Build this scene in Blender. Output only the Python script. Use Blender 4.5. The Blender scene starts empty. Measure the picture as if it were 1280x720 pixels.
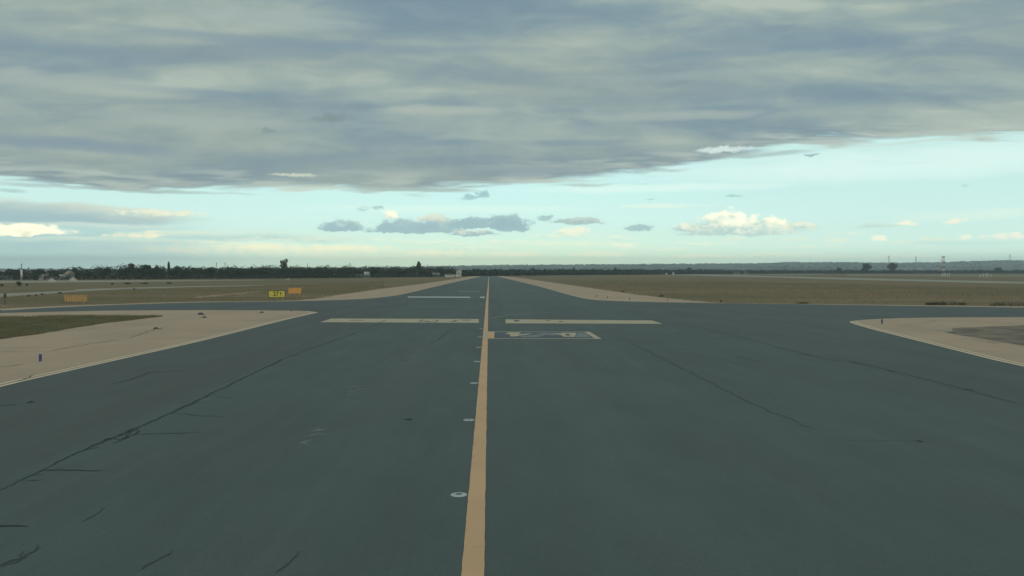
import bpy, bmesh, math, random
import numpy as np
from mathutils import Vector, Matrix, Euler, noise as mnoise
R = math.radians
random.seed(7); rng = np.random.default_rng(11)
S = bpy.context.scene
COL = S.collection

# ---------------------------------------------------------------- camera, sky, sun, exposure
H = 4.6
F = 1000.0                                   # focal length in photo pixels (photo is 1280 wide)
cam = bpy.data.cameras.new('camera'); cam_o = bpy.data.objects.new('camera', cam); COL.objects.link(cam_o)
cam.sensor_width = 36; cam.lens = 36*F/1280; cam.clip_start = 0.1; cam.clip_end = 30000
cam_o.location = (0, 0, H)
cam_o.rotation_euler = (R(90)-math.atan(21/F), 0, -math.atan(29/F))
S.camera = cam_o
S.view_settings.view_transform = 'Standard'; S.view_settings.look = 'None'
S.view_settings.gamma = 1; S.view_settings.exposure = 0.0; S.view_settings.use_curve_mapping = False
SUN_EL, SUN_AZ = 17, 150                     # azimuth clockwise from +Y (behind, to the right)
SKY_STR = 0.1
CM = cam_o.rotation_euler.to_matrix()

def ray(px, py):
    return (CM @ Vector((px-640, -(py-360), -F))).normalized()
def G(px, py, z=0.0):                        # pixel of the photo -> point on the ground
    d = ray(px, py); t = (z-H)/d.z
    return Vector((d.x*t, d.y*t, z))
def PT(px, dist, z=0.0):                     # pixel column + distance ahead -> ground point
    d = ray(px, 339); return Vector((d.x/d.y*dist, dist, z))
def ZH(py, dist):                            # height of a thing whose top is at row py
    return H + (339.5-py)/F*dist
def lin(c):
    c = c/255.0
    return c/12.92 if c <= 0.04045 else ((c+0.055)/1.055)**2.4
def SC(r, g, b, k=1.0): return (lin(r)*k, lin(g)*k, lin(b)*k, 1)

sun = bpy.data.lights.new('sun', 'SUN'); sun_o = bpy.data.objects.new('sun', sun); COL.objects.link(sun_o)
sun.energy = 0.9; sun.angle = R(14); sun.color = (1.0, 0.93, 0.82)
sun_dir = Vector((math.sin(R(SUN_AZ))*math.cos(R(SUN_EL)), math.cos(R(SUN_AZ))*math.cos(R(SUN_EL)), math.sin(R(SUN_EL))))
sun_o.rotation_euler = sun_dir.to_track_quat('Z', 'Y').to_euler(); sun_o.location = (20, -40, 40)

class NT:
    def __init__(s, tree): s.t = tree; s.n = tree.nodes; s.l = tree.links
    def node(s, typ, **kw):
        n = s.n.new(typ)
        for k, v in kw.items(): setattr(n, k, v)
        return n
    def put(s, sock, v):
        if isinstance(v, bpy.types.NodeSocket): s.l.new(v, sock)
        elif v is not None: sock.default_value = v
    def m(s, op, a, b=None, c=None, clamp=False):
        n = s.node('ShaderNodeMath', operation=op); n.use_clamp = clamp
        s.put(n.inputs[0], a)
        if b is not None: s.put(n.inputs[1], b)
        if c is not None: s.put(n.inputs[2], c)
        return n.outputs[0]
    def vm(s, op, a, b=None, scale=None):
        n = s.node('ShaderNodeVectorMath', operation=op); s.put(n.inputs[0], a)
        if b is not None: s.put(n.inputs[1], b)
        if scale is not None: s.put(n.inputs['Scale'], scale)
        return n.outputs['Value'] if op in ('LENGTH', 'DOT_PRODUCT') else n.outputs[0]
    def mix(s, f, a, b, blend='MIX'):
        n = s.node('ShaderNodeMix', data_type='RGBA', blend_type=blend)
        s.put(n.inputs[0], f); s.put(n.inputs[6], a); s.put(n.inputs[7], b)
        return n.outputs[2]
    def comb(s, x, y, z=0.0):
        n = s.node('ShaderNodeCombineXYZ'); s.put(n.inputs[0], x); s.put(n.inputs[1], y); s.put(n.inputs[2], z)
        return n.outputs[0]
    def sep(s, v):
        n = s.node('ShaderNodeSeparateXYZ'); s.put(n.inputs[0], v); return n.outputs
    def noise(s, vec, scale, detail=5, rough=0.55, dist=0.0, out='Fac'):
        n = s.node('ShaderNodeTexNoise'); s.put(n.inputs['Vector'], vec)
        n.inputs['Scale'].default_value = scale; n.inputs['Detail'].default_value = detail
        n.inputs['Roughness'].default_value = rough; n.inputs['Distortion'].default_value = dist
        return n.outputs[out]
    def ss(s, v, lo, hi, a=0.0, b=1.0):
        n = s.node('ShaderNodeMapRange', interpolation_type='SMOOTHSTEP'); s.put(n.inputs[0], v)
        s.put(n.inputs[1], lo); s.put(n.inputs[2], hi); s.put(n.inputs[3], a); s.put(n.inputs[4], b)
        return n.outputs[0]
    def ramp(s, f, stops, interp='LINEAR'):
        n = s.node('ShaderNodeValToRGB'); cr = n.color_ramp; cr.interpolation = interp
        while len(cr.elements) < len(stops): cr.elements.new(0.5)
        for e, (p, c) in zip(cr.elements, stops): e.position = p; e.color = c
        s.put(n.inputs[0], f); return n.outputs[0]

def AV(px, py):                              # photo pixel -> (azimuth, tan elevation)
    d = ray(px, py); return math.atan2(d.x, d.y), d.z/math.hypot(d.x, d.y)

def build_world():
    w = bpy.data.worlds.new('World'); S.world = w; w.use_nodes = True
    w.cycles.sampling_method = 'MANUAL'; w.cycles.sample_map_resolution = 256
    t = NT(w.node_tree); t.n.clear()
    out = t.node('ShaderNodeOutputWorld'); bg = t.node('ShaderNodeBackground'); bg.inputs[1].default_value = SKY_STR
    t.l.new(bg.outputs[0], out.inputs[0])
    tc = t.node('ShaderNodeTexCoord'); d = t.vm('NORMALIZE', tc.outputs['Generated'])
    X, Y, Z = t.sep(d)[:3]
    az = t.m('ARCTAN2', X, Y)
    hor = t.m('SQRT', t.m('ADD', t.m('ADD', t.m('MULTIPLY', X, X), t.m('MULTIPLY', Y, Y)), 1e-5))
    v = t.m('DIVIDE', Z, hor)
    v = t.m('MINIMUM', t.m('MAXIMUM', v, -0.2), 4.0)
    P = t.comb(az, v)
    # clear air: Nishita, tinted towards the teal of the photograph by height above the horizon
    sky = t.node('ShaderNodeTexSky', sky_type='NISHITA'); sky.sun_disc = False
    sky.sun_elevation = R(SUN_EL); sky.sun_rotation = R(SUN_AZ); sky.air_density = 1.2; sky.dust_density = 1.5
    grad = t.ramp(t.m('MULTIPLY', v, 5.0), [(0.0, SC(213, 228, 190)), (0.10, SC(207, 232, 202)), (0.28, SC(199, 232, 222)),
                                           (0.50, SC(196, 236, 232)), (0.9, SC(207, 240, 237))])
    side = t.ss(t.m('ABSOLUTE', t.m('ADD', az, -0.0)), 0.05, 0.5)
    grad = t.mix(t.m('MULTIPLY', side, 0.5), grad, SC(190, 222, 216))
    clear = t.mix(0.06, t.vm('SCALE', grad, scale=1/SKY_STR), sky.outputs[0])
    clear = t.vm('SCALE', clear, scale=SKY_STR)
    col = clear
    # shared noises
    warp = t.noise(t.comb(t.m('MULTIPLY', az, 1.0), t.m('MULTIPLY', v, 1.6)), 55, 6, 0.62, out='Color')
    warp = t.vm('SUBTRACT', warp, (0.5, 0.5, 0.5))
    warp2 = t.noise(P, 14, 3, 0.5, out='Color'); warp2 = t.vm('SUBTRACT', warp2, (0.5, 0.5, 0.5))
    bump = t.noise(t.comb(t.m('ADD', az, 3.0), t.m('MULTIPLY', v, 1.4)), 80, 6, 0.60)
    PW = t.vm('ADD', P, t.vm('MULTIPLY', warp, (0.024, 0.012, 0)))
    PS = t.vm('ADD', P, t.vm('MULTIPLY', t.vm('ADD', t.vm('SCALE', warp, scale=0.15), warp2), (0.12, 0.010, 0)))

    vv_ = t.m('DIVIDE', v, t.m('MAXIMUM', t.m('COSINE', az), 0.4))
    s5 = t.noise(t.comb(t.m('ADD', t.m('MULTIPLY', az, 13.0), 5.0), t.m('MULTIPLY', vv_, 34.0)), 1.0, 6, 0.6, 0.8)
    s1 = t.noise(t.comb(t.m('MULTIPLY', az, 2.3), t.m('MULTIPLY', vv_, 17.0)), 1.0, 3, 0.45, 0.5)
    s2 = t.noise(t.comb(t.m('ADD', t.m('MULTIPLY', az, 7.0), 9.0), t.m('MULTIPLY', vv_, 42.0)), 1.0, 5, 0.55, 0.6)
    s3 = t.noise(t.comb(t.m('ADD', t.m('MULTIPLY', az, 1.4), 4.0), t.m('MULTIPLY', vv_, 7.0)), 1.0, 3, 0.5)
    s4 = t.noise(t.comb(t.m('ADD', t.m('MULTIPLY', az, 13.0), 2.0), t.m('MULTIPLY', vv_, 125.0)), 1.0, 5, 0.55, 0.3)

    # node group: one cloud
    g = bpy.data.node_groups.new('cloud_layer', 'ShaderNodeTree'); I = g.interface
    for nm, ty in (('Base', 'NodeSocketColor'), ('Pos', 'NodeSocketVector'), ('Centre', 'NodeSocketVector'), ('InvSize', 'NodeSocketVector'),
                   ('Lit', 'NodeSocketColor'), ('Shade', 'NodeSocketColor'), ('Density', 'NodeSocketFloat'), ('Soft', 'NodeSocketFloat'),
                   ('Split', 'NodeSocketFloat'), ('Bump', 'NodeSocketFloat'), ('Flat', 'NodeSocketFloat'), ('Tilt', 'NodeSocketFloat'), ('Rough', 'NodeSocketFloat')):
        I.new_socket(nm, in_out='INPUT', socket_type=ty)
    I.new_socket('Color', in_out='OUTPUT', socket_type='NodeSocketColor')
    q = NT(g); gi = q.node('NodeGroupInput'); go = q.node('NodeGroupOutput')
    gv = gi.outputs
    chained = q.vm('ADD', gv['Pos'], q.vm('SCALE', gv['Base'], scale=1e-7))   # keeps the layers evaluated one after another
    rel = q.vm('MULTIPLY', q.vm('SUBTRACT', chained, gv['Centre']), gv['InvSize'])
    rx, ry = q.sep(rel)[:2]
    ry = q.m('SUBTRACT', ry, q.m('MULTIPLY', rx, gv['Tilt']))
    below = q.m('LESS_THAN', ry, 0.0)
    ry2 = q.m('MULTIPLY', ry, q.m('ADD', 1.0, q.m('MULTIPLY', below, gv['Flat'])))
    dd = q.m('ADD', q.m('MULTIPLY', rx, rx), q.m('MULTIPLY', ry2, ry2))
    dd = q.m('ADD', dd, q.m('MULTIPLY', q.m('MULTIPLY', q.m('SUBTRACT', gv['Bump'], 0.5), q.m('MULTIPLY', gv['Rough'], -2.4)), q.m('SUBTRACT', 1.0, q.m('MULTIPLY', below, 0.75))))
    mask = q.ss(dd, 1.08, q.m('SUBTRACT', 0.95, q.m('MULTIPLY', gv['Soft'], 1.25)))
    mask = q.m('MULTIPLY', mask, gv['Density'])
    lt = q.m('ADD', ry, q.m('MULTIPLY', q.m('SUBTRACT', gv['Bump'], 0.5), q.m('MULTIPLY', gv['Rough'], 3.8)))
    lt = q.m('ADD', lt, q.m('MULTIPLY', rx, 0.25))
    lf = q.ss(q.m('SUBTRACT', lt, gv['Split']), -0.75, 0.75)
    q.put(go.inputs[0], q.mix(mask, gv['Base'], q.mix(lf, gv['Shade'], gv['Lit'])))

    GREY = SC(148, 178, 178); GREYB = SC(146, 174, 178); CREAM = SC(250, 246, 216); PALE = SC(222, 236, 214); SOFTC = SC(214, 224, 196)
    BANK = SC(150, 180, 180); WARM = SC(206, 214, 196)
    def cloud(px, py, hw, hh, lit=CREAM, shade=GREY, dens=1.0, soft=0.35, split=0.0, flat=1.5, pos=None, tilt=0.0, rough=None):
        nonlocal col
        a, vv = AV(px, py)
        n = t.node('ShaderNodeGroup'); n.node_tree = g
        t.put(n.inputs['Base'], col); t.put(n.inputs['Pos'], pos or PW)
        n.inputs['Centre'].default_value = (a, vv, 0); n.inputs['InvSize'].default_value = (F/hw, F/hh, 0)
        n.inputs['Lit'].default_value = lit; n.inputs['Shade'].default_value = shade
        n.inputs['Density'].default_value = dens; n.inputs['Soft'].default_value = soft
        n.inputs['Split'].default_value = split; n.inputs['Flat'].default_value = flat; n.inputs['Tilt'].default_value = tilt
        band = pos is not None and pos != PW
        t.put(n.inputs['Bump'], s2 if band else bump); n.inputs['Rough'].default_value = rough if rough is not None else (0.55 if band else 1.0); col = n.outputs[0]
    # thin veils
    cloud(1150, 205, 330, 22, SC(226, 246, 238), SC(214, 243, 236), 0.55, 0.9, -1, 0, PS, 0.05)
    cloud(800, 236, 190, 7, SC(222, 244, 232), SC(210, 240, 230), 0.6, 0.9, -1, 0, PS)
    cloud(830, 258, 60, 3, PALE, PALE, 0.7, 0.8, -1, 0, PS)
    cloud(1230, 268, 90, 8, PALE, PALE, 0.35, 0.9, -1, 0, PS)
    cloud(560, 262, 240, 6, SC(216, 240, 226), SC(210, 236, 224), 0.45, 0.9, -1, 0, PS)
    # low warm band along the horizon
    for px, py, hw, hh, dn in ((300, 313, 230, 10, .6), (425, 311, 72, 6, 1.0), (330, 310, 75, 5, .95), (250, 303, 90, 3, .6), (545, 316, 60, 5, .75), (640, 318, 50, 5, .7), (748, 318, 45, 4, .65),
                              (880, 321, 60, 4, .5), (210, 313, 40, 4, .7), (690, 305, 120, 4, .3), (975, 318, 60, 3, .35), (480, 322, 220, 5, .35), (1080, 322, 120, 4, .25)):
        cloud(px, py, hw, hh, SC(238, 234, 196), SC(204, 220, 194), dn, 0.8, -0.5, 0.3, PW)
    # left bank
    cloud(-20, 308, 300, 44, BANK, BANK, 0.9, 1.0, 0.0, 0.0, P, -0.10)
    cloud(330, 296, 150, 8, SC(206, 222, 204), BANK, 0.6, 0.8, 0.0, 0.2, PS)
    cloud(30, 268, 190, 18, WARM, SC(150, 177, 180), 1.0, 0.5, 0.45, 0.6, PS, -0.10)
    cloud(190, 267, 56, 5, SC(224, 226, 200), SC(178, 200, 190), 0.95, 0.45, -0.2, 0.6, PW)
    cloud(140, 301, 150, 5, SC(200, 216, 196), SC(160, 188, 184), 0.8, 0.8, 0.0, 0.3, PS)
    cloud(60, 318, 180, 6, SC(176, 200, 188), SC(158, 188, 184), 0.7, 0.9, 0.0, 0.3, PS)
    cloud(90, 282, 120, 4, SC(196, 212, 198), SC(180, 200, 192), 0.7, 0.7, -0.2, 0.6, PS)
    cloud(28, 289, 50, 9, CREAM, SC(222, 222, 188), 1.0, 0.4, -0.5, 0.8)
    cloud(170, 295, 38, 5.5, SC(240, 234, 196), SC(190, 208, 190), 0.95, 0.6, -0.3, 0.8, PW, 0.25)
    cloud(235, 292, 60, 4, SC(214, 224, 200), SC(184, 204, 192), 0.7, 0.6, 0, 0.5, PS)
    cloud(15, 240, 26, 3, GREY, GREY, 0.6, 0.8, 0, 0, PS)
    # middle dark cumuli
    cloud(428, 287, 30, 14, SC(180, 204, 198), GREYB, 0.95, 0.4, 1.0, 4.0)
    cloud(505, 289, 46, 17, SC(184, 204, 196), GREYB, 0.95, 0.4, 0.95, 5.0)
    cloud(550, 287, 34, 18, SC(204, 214, 198), GREYB, 0.95, 0.4, 0.75, 4.0)
    cloud(487, 270, 10, 7, CREAM, SC(190, 205, 196), 1.0, 0.5, -0.2, 1.0)
    cloud(542, 274, 22, 7, SC(212, 216, 196), SC(170, 188, 184), 0.75, 0.5, 0.0, 1.0)
    cloud(606, 283, 50, 14, SC(180, 202, 198), SC(142, 172, 177), 0.95, 0.4, 1.1, 4.0)
    cloud(640, 285, 27, 19, SC(180, 202, 198), SC(142, 172, 177), 0.95, 0.4, 1.1, 3.0)
    cloud(592, 293, 36, 6, SC(220, 220, 196), GREYB, 0.95, 0.4, 0.6, 2.0)
    cloud(722, 278, 36, 7, SC(186, 200, 188), SC(152, 178, 178), 0.95, 0.45, 0.4, 2.5, PW, 0.0)
    cloud(682, 273, 12, 4, GREY, GREY, 0.8, 0.6, 1, 0)
    cloud(716, 291, 26, 9, SC(236, 236, 205), SC(190, 208, 194), 0.85, 0.6, -0.2, 1.5, PW, 0.2)
    cloud(798, 286, 22, 5, SC(160, 188, 184), GREY, 0.85, 0.5, 1, 1)
    cloud(783, 307, 20, 5, SC(232, 234, 204), SC(200, 220, 202), 0.7, 0.7, -0.3, 0.5)
    # bright cumulus to the right
    cloud(922, 292, 74, 22, SC(252, 250, 222), SC(176, 200, 192), 1.0, 0.28, 0.60, 6.0)
    cloud(905, 281, 30, 19, SC(252, 250, 222), SC(186, 206, 196), 1.0, 0.28, 0.25, 2.0)
    cloud(966, 284, 20, 13, SC(250, 248, 216), SC(190, 210, 198), 1.0, 0.35, 0.15, 1.5)
    cloud(858, 287, 22, 8, SC(226, 230, 206), SC(170, 194, 190), 0.95, 0.4, 0.3, 3.0)
    cloud(985, 288, 40, 6, SC(214, 224, 204), SC(178, 204, 196), 0.8, 0.8, 0.2, 2.0)
    cloud(1000, 284, 24, 7, SC(226, 230, 202), SC(176, 202, 194), 0.9, 0.5, 0.1, 2.0)
    cloud(918, 299, 16, 3, SOFTC, SOFTC, 0.6, 0.8, 0, 0); cloud(992, 300, 28, 4, SOFTC, SC(196, 220, 204), 0.7, 0.7, 0, 1)
    # small ones further right
    cloud(1096, 283, 32, 3.5, SC(200, 216, 200), SC(176, 204, 196), 0.8, 0.7, 0.2, 0.5)
    cloud(1132, 280, 14, 5, SC(236, 234, 206), SC(206, 222, 204), 0.95, 0.6, -0.3, 1)
    cloud(1194, 278, 13, 6, SC(232, 232, 206), SC(210, 224, 204), 0.95, 0.7, -0.3, 1)
    cloud(1100, 300, 13, 5, SC(236, 234, 206), SC(204, 222, 204), 0.9, 0.6, -0.3, 1)
    cloud(1046, 300, 16, 3, SOFTC, SOFTC, 0.8, 0.7, 0, 0); cloud(1128, 303, 14, 2.6, SOFTC, SOFTC, 0.7, 0.7, 0, 0)
    cloud(1165, 299, 22, 4, SOFTC, SC(190, 216, 204), 0.7, 0.7, 0, 0); cloud(1208, 297, 9, 4.5, SC(230, 232, 208), SOFTC, 0.9, 0.6, -0.3, 1)
    cloud(1262, 297, 28, 6, SC(228, 230, 208), SC(184, 210, 200), 0.9, 0.5, -0.2, 2)
    cloud(1220, 304, 90, 3, SC(178, 208, 200), SC(178, 208, 200), 0.5, 0.9, 0, 0, PS)
    for px, py, hw, hh, dn in ((700, 296, 50, 4, .7), (772, 299, 22, 4, .7), (640, 303, 60, 3, .5), (540, 304, 70, 4, .6), (470, 300, 60, 3, .6), (350, 300, 90, 3.5, .6), (870, 306, 50, 3, .5), (590, 311, 60, 3.5, .6), (820, 312, 60, 3, .5), (1010, 309, 60, 3, .4), (1060, 292, 30, 2.5, .4)):
        cloud(px, py, hw, hh, SC(232, 234, 204), SC(192, 214, 202), dn, 0.9, 0.0, 0.4, PW)
    # dark scraps
    cloud(586, 247, 13, 4.0, SC(160, 194, 194), SC(140, 174, 178), 0.8, 0.9, 1, 0, PW, 0.25, 1.8); cloud(603, 243, 10, 5.5, SC(160, 194, 194), SC(140, 174, 178), 0.8, 0.9, 1, 0, PW, -0.2, 1.8)
    cloud(455, 261, 11, 3, GREY, GREY, 0.6, 0.9, 1, 0, PW, 0.2, 1.8); cloud(473, 260, 8, 3, GREY, GREY, 0.7, 0.9, 1, 0, PW, 0.1, 1.8)
    cloud(917, 245, 15, 2.4, SC(156, 196, 194), SC(156, 196, 194), 0.8, 0.8, 0, 0)
    cloud(812, 249, 6, 1.5, SC(160, 200, 196), SC(160, 200, 196), 0.8, 0.8, 0, 0); cloud(1205, 233, 8, 1.5, SC(160, 200, 196), SC(160, 200, 196), 0.7, 0.8, 0, 0)
    # ---- the big stratus deck
    col = t.vm('SCALE', col, scale=t.m('MULTIPLY', t.ss(v, 0.0, 0.13, 1.62, 1.20), t.ss(v, 0.0, 0.055, 1.30, 1.0)))
    lo, hi = -0.75, 0.75
    f = t.m('DIVIDE', t.m('SUBTRACT', az, lo), hi-lo, clamp=True)
    fc = t.node('ShaderNodeFloatCurve'); t.put(fc.inputs['Value'], f); cu = fc.mapping.curves[0]
    edge = [(-300, 222), (0, 229), (60, 235), (140, 243), (200, 243), (340, 236), (430, 240), (520, 243), (600, 237), (700, 228), (790, 220), (870, 210), (935, 197), (1000, 183), (1100, 178), (1200, 173), (1290, 172), (1500, 170)]
    pts = []
    for px, py in edge:
        a, vv = AV(px, py); pts.append(((a-lo)/(hi-lo), vv*4))
    cu.points[0].location = (0, pts[0][1]); cu.points[1].location = (1, pts[-1][1])
    for p in pts: cu.points.new(*p)
    fc.mapping.update()
    ev = t.m('DIVIDE', fc.outputs[0], 4.0)
    h = t.m('SUBTRACT', v, ev)
    hn = t.m('ADD', h, t.m('MULTIPLY', t.m('SUBTRACT', s2, 0.5), 0.034))
    hn = t.m('ADD', hn, t.m('MULTIPLY', t.m('SUBTRACT', s4, 0.5), 0.026))
    dmask = t.ss(hn, -0.001, 0.010)
    tone = t.m('ADD', t.m('ADD', t.m('MULTIPLY', s1, 0.62), t.m('MULTIPLY', s5, 0.24)), t.m('MULTIPLY', s2, 0.14))
    deck = t.ramp(tone, [(0.36, SC(124, 148, 161)), (0.45, SC(137, 159, 167)), (0.505, SC(151, 170, 170)), (0.555, SC(163, 180, 174)), (0.62, SC(180, 193, 183))])
    deck = t.mix(t.ss(s3, 0.40, 0.62, 0.0, 0.30), deck, SC(154, 166, 158))
    # lit rags along the lower edge
    rag = t.m('MULTIPLY', t.ss(h, 0.040, 0.004), t.ss(t.m('ADD', t.m('MULTIPLY', s2, 0.5), t.m('MULTIPLY', s4, 0.5)), 0.46, 0.60))
    deck = t.mix(t.m('MULTIPLY', rag, 0.75), deck, SC(204, 216, 202))
    deck = t.mix(t.m('MULTIPLY', t.ss(h, 0.05, 0.01), 0.15), deck, SC(140, 160, 164))
    # unseen deck overhead and behind the viewer, brightened to add light on the ground
    thin = t.m('ADD', t.ss(v, 0.40, 1.2, 1.0, 1.45), t.ss(Y, 0.2, -0.5, 0.0, 0.8))
    deck = t.vm('SCALE', deck, scale=thin)
    col = t.mix(dmask, col, deck)
    LB = SC(128, 151, 166); LT = SC(178, 190, 180)
    for px, py, hw, hh, c, dn, tl in ((420, 57, 290, 9, LB, .75, 0), (60, 58, 190, 12, LB, .5, 0), (1000, 60, 330, 7, LB, .6, 0), (245, 115, 150, 6, LB, .75, .1), (90, 182, 180, 10, LB, .8, 0), (560, 178, 80, 5, LB, .5, 0),
                              (720, 178, 90, 6, LB, .6, 0), (660, 215, 130, 10, SC(138, 158, 166), .7, 0), (950, 118, 190, 7, SC(132, 155, 163), .5, 0), (400, 205, 220, 14, SC(134, 156, 163), .6, 0),
                              (80, 103, 170, 13, LT, .7, .1), (240, 150, 150, 9, SC(168, 182, 178), .6, 0), (560, 137, 110, 8, SC(180, 191, 180), .75, .1), (860, 145, 130, 8, SC(178, 190, 180), .65, 0), (330, 22, 130, 14, SC(168, 184, 182), .6, 0),
                              (370, 219, 32, 3, SC(214, 222, 202), .9, 0), (165, 220, 80, 3, SC(188, 202, 192), .7, 0), (620, 160, 260, 6, SC(160, 176, 172), .5, 0), (900, 92, 70, 8, SC(158, 176, 176), .5, .2), (1230, 142, 120, 8, SC(172, 188, 180), .6, .1),
                              (385, 234, 70, 5, SC(204, 220, 206), .8, 0), (790, 98, 120, 8, SC(164, 180, 176), .5, 0), (1180, 20, 200, 14, SC(132, 156, 162), .5, 0), (905, 187, 40, 5, SC(226, 244, 238), .9, .1), (200, 239, 110, 2.5, SC(176, 192, 186), .8, 0), (395, 236, 60, 3, SC(214, 226, 208), .85, 0), (530, 238, 90, 3.5, SC(182, 200, 190), .9, 0), (700, 226, 90, 3, SC(200, 216, 202), .7, .05), (1150, 177, 110, 2.5, SC(206, 226, 214), .6, 0), (60, 234, 80, 3, SC(170, 188, 186), .7, -.1), (960, 191, 66, 4, SC(168, 190, 188), .8, .35),
                              (730, 231, 75, 3, SC(186, 208, 196), .8, .05), (412, 149, 26, 6, SC(130, 149, 152), .85, .35), (336, 164, 10, 4, SC(134, 152, 154), .7, 0), (1013, 193, 10, 2.2, SC(140, 170, 176), .8, 0.9)):
        small = hw < 45
        cloud(px, py, hw, hh, c, c, dn, 0.75 if small else 1.0, 0, 0, PW if small else PS, tl)
    # below the horizon: dull earth colour (only bounce light ever meets it)
    col = t.mix(t.ss(v, -0.02, -0.06), col, (0.10, 0.10, 0.08, 1))
    t.put(bg.inputs[0], t.vm('SCALE', col, scale=1/SKY_STR))
build_world()

# ---------------------------------------------------------------- helpers
def tag(o, label=None, cat=None, group=None, kind=None):
    if label: o['label'] = label
    if cat: o['category'] = cat
    if group: o['group'] = group
    if kind: o['kind'] = kind
    return o
def empty(name, loc=(0, 0, 0), rz=0.0, sc=(1, 1, 1)):
    o = bpy.data.objects.new(name, None); o.empty_display_size = 0.3; o.location = loc
    o.rotation_euler = (0, 0, rz); o.scale = sc; COL.objects.link(o); return o
def link(name, me, mat=None, parent=None):
    o = bpy.data.objects.new(name, me); COL.objects.link(o)
    if mat is not None and not me.materials: me.materials.append(mat)
    if parent is not None: o.parent = parent
    return o
class MB:
    def __init__(s): s.v = []; s.f = []
    def add(s, vs, fs):
        b = len(s.v); s.v += [tuple(p) for p in vs]; s.f += [tuple(i+b for i in f) for f in fs]; return s
    def box(s, c, d, rz=0.0):
        x, y, z = [k/2 for k in d]; M = Matrix.Rotation(rz, 3, 'Z'); c = Vector(c)
        vs = [M @ Vector((a*x, b*y, e*z)) + c for a in (-1, 1) for b in (-1, 1) for e in (-1, 1)]
        return s.add(vs, [(0, 1, 3, 2), (4, 6, 7, 5), (0, 4, 5, 1), (2, 3, 7, 6), (0, 2, 6, 4), (1, 5, 7, 3)])
    def tube(s, p0, p1, r0, r1=None, n=8):
        r1 = r0 if r1 is None else r1; p0 = Vector(p0); p1 = Vector(p1); a = (p1-p0).normalized()
        u = a.orthogonal().normalized(); w = a.cross(u); vs = []
        for p, r in ((p0, r0), (p1, r1)):
            for k in range(n):
                an = 2*math.pi*k/n; vs.append(p+u*math.cos(an)*r+w*math.sin(an)*r)
        fs = [(k, (k+1) % n, n+(k+1) % n, n+k) for k in range(n)]
        fs += [tuple(range(n))[::-1], tuple(range(n, 2*n))]
        return s.add(vs, fs)
    def lathe(s, prof, c=(0, 0, 0), n=20):
        c = Vector(c); vs = []
        for r, z in prof:
            for k in range(n):
                an = 2*math.pi*k/n; vs.append((c.x+r*math.cos(an), c.y+r*math.sin(an), c.z+z))
        fs = [(i*n+k, i*n+(k+1) % n, (i+1)*n+(k+1) % n, (i+1)*n+k) for i in range(len(prof)-1) for k in range(n)]
        fs += [tuple(range(n))[::-1], tuple(range((len(prof)-1)*n, len(prof)*n))]
        return s.add(vs, fs)
    def mesh(s, name, bevel=0):
        me = bpy.data.meshes.new(name); me.from_pydata(s.v, [], s.f)
        bm = bmesh.new(); bm.from_mesh(me)
        if bevel: bmesh.ops.bevel(bm, geom=bm.edges[:], offset=bevel, segments=2, affect='EDGES', clamp_overlap=True)
        bmesh.ops.recalc_face_normals(bm, faces=bm.faces[:]); bm.to_mesh(me); bm.free(); return me
    def build(s, name, mat, parent=None, bevel=0):
        return link(name, s.mesh(name, bevel), mat, parent)

def base_mat(name):
    m = bpy.data.materials.new(name); m.use_nodes = True; t = NT(m.node_tree)
    b = t.n['Principled BSDF']; return m, t, b
def mat(name, col, rough=0.8, var=0.12, scale=3.0, spec=0.3, metal=0.0, bump=0.0):
    m, t, b = base_mat(name)
    tc = t.node('ShaderNodeTexCoord'); n = t.noise(tc.outputs['Object'], scale, 6, 0.6)
    k = t.ss(n, 0.3, 0.7, 1-var, 1+var)
    t.put(b.inputs['Base Color'], t.vm('SCALE', (col[0], col[1], col[2]), scale=k))
    b.inputs['Roughness'].default_value = rough; b.inputs['Metallic'].default_value = metal
    b.inputs['Specular IOR Level'].default_value = spec
    if bump:
        bn = t.node('ShaderNodeBump'); bn.inputs['Strength'].default_value = bump; bn.inputs['Distance'].default_value = 0.02
        t.put(bn.inputs['Height'], n); t.put(b.inputs['Normal'], bn.outputs[0])
    return m
def pos(t):
    return t.node('ShaderNodeNewGeometry').outputs['Position']

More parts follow.
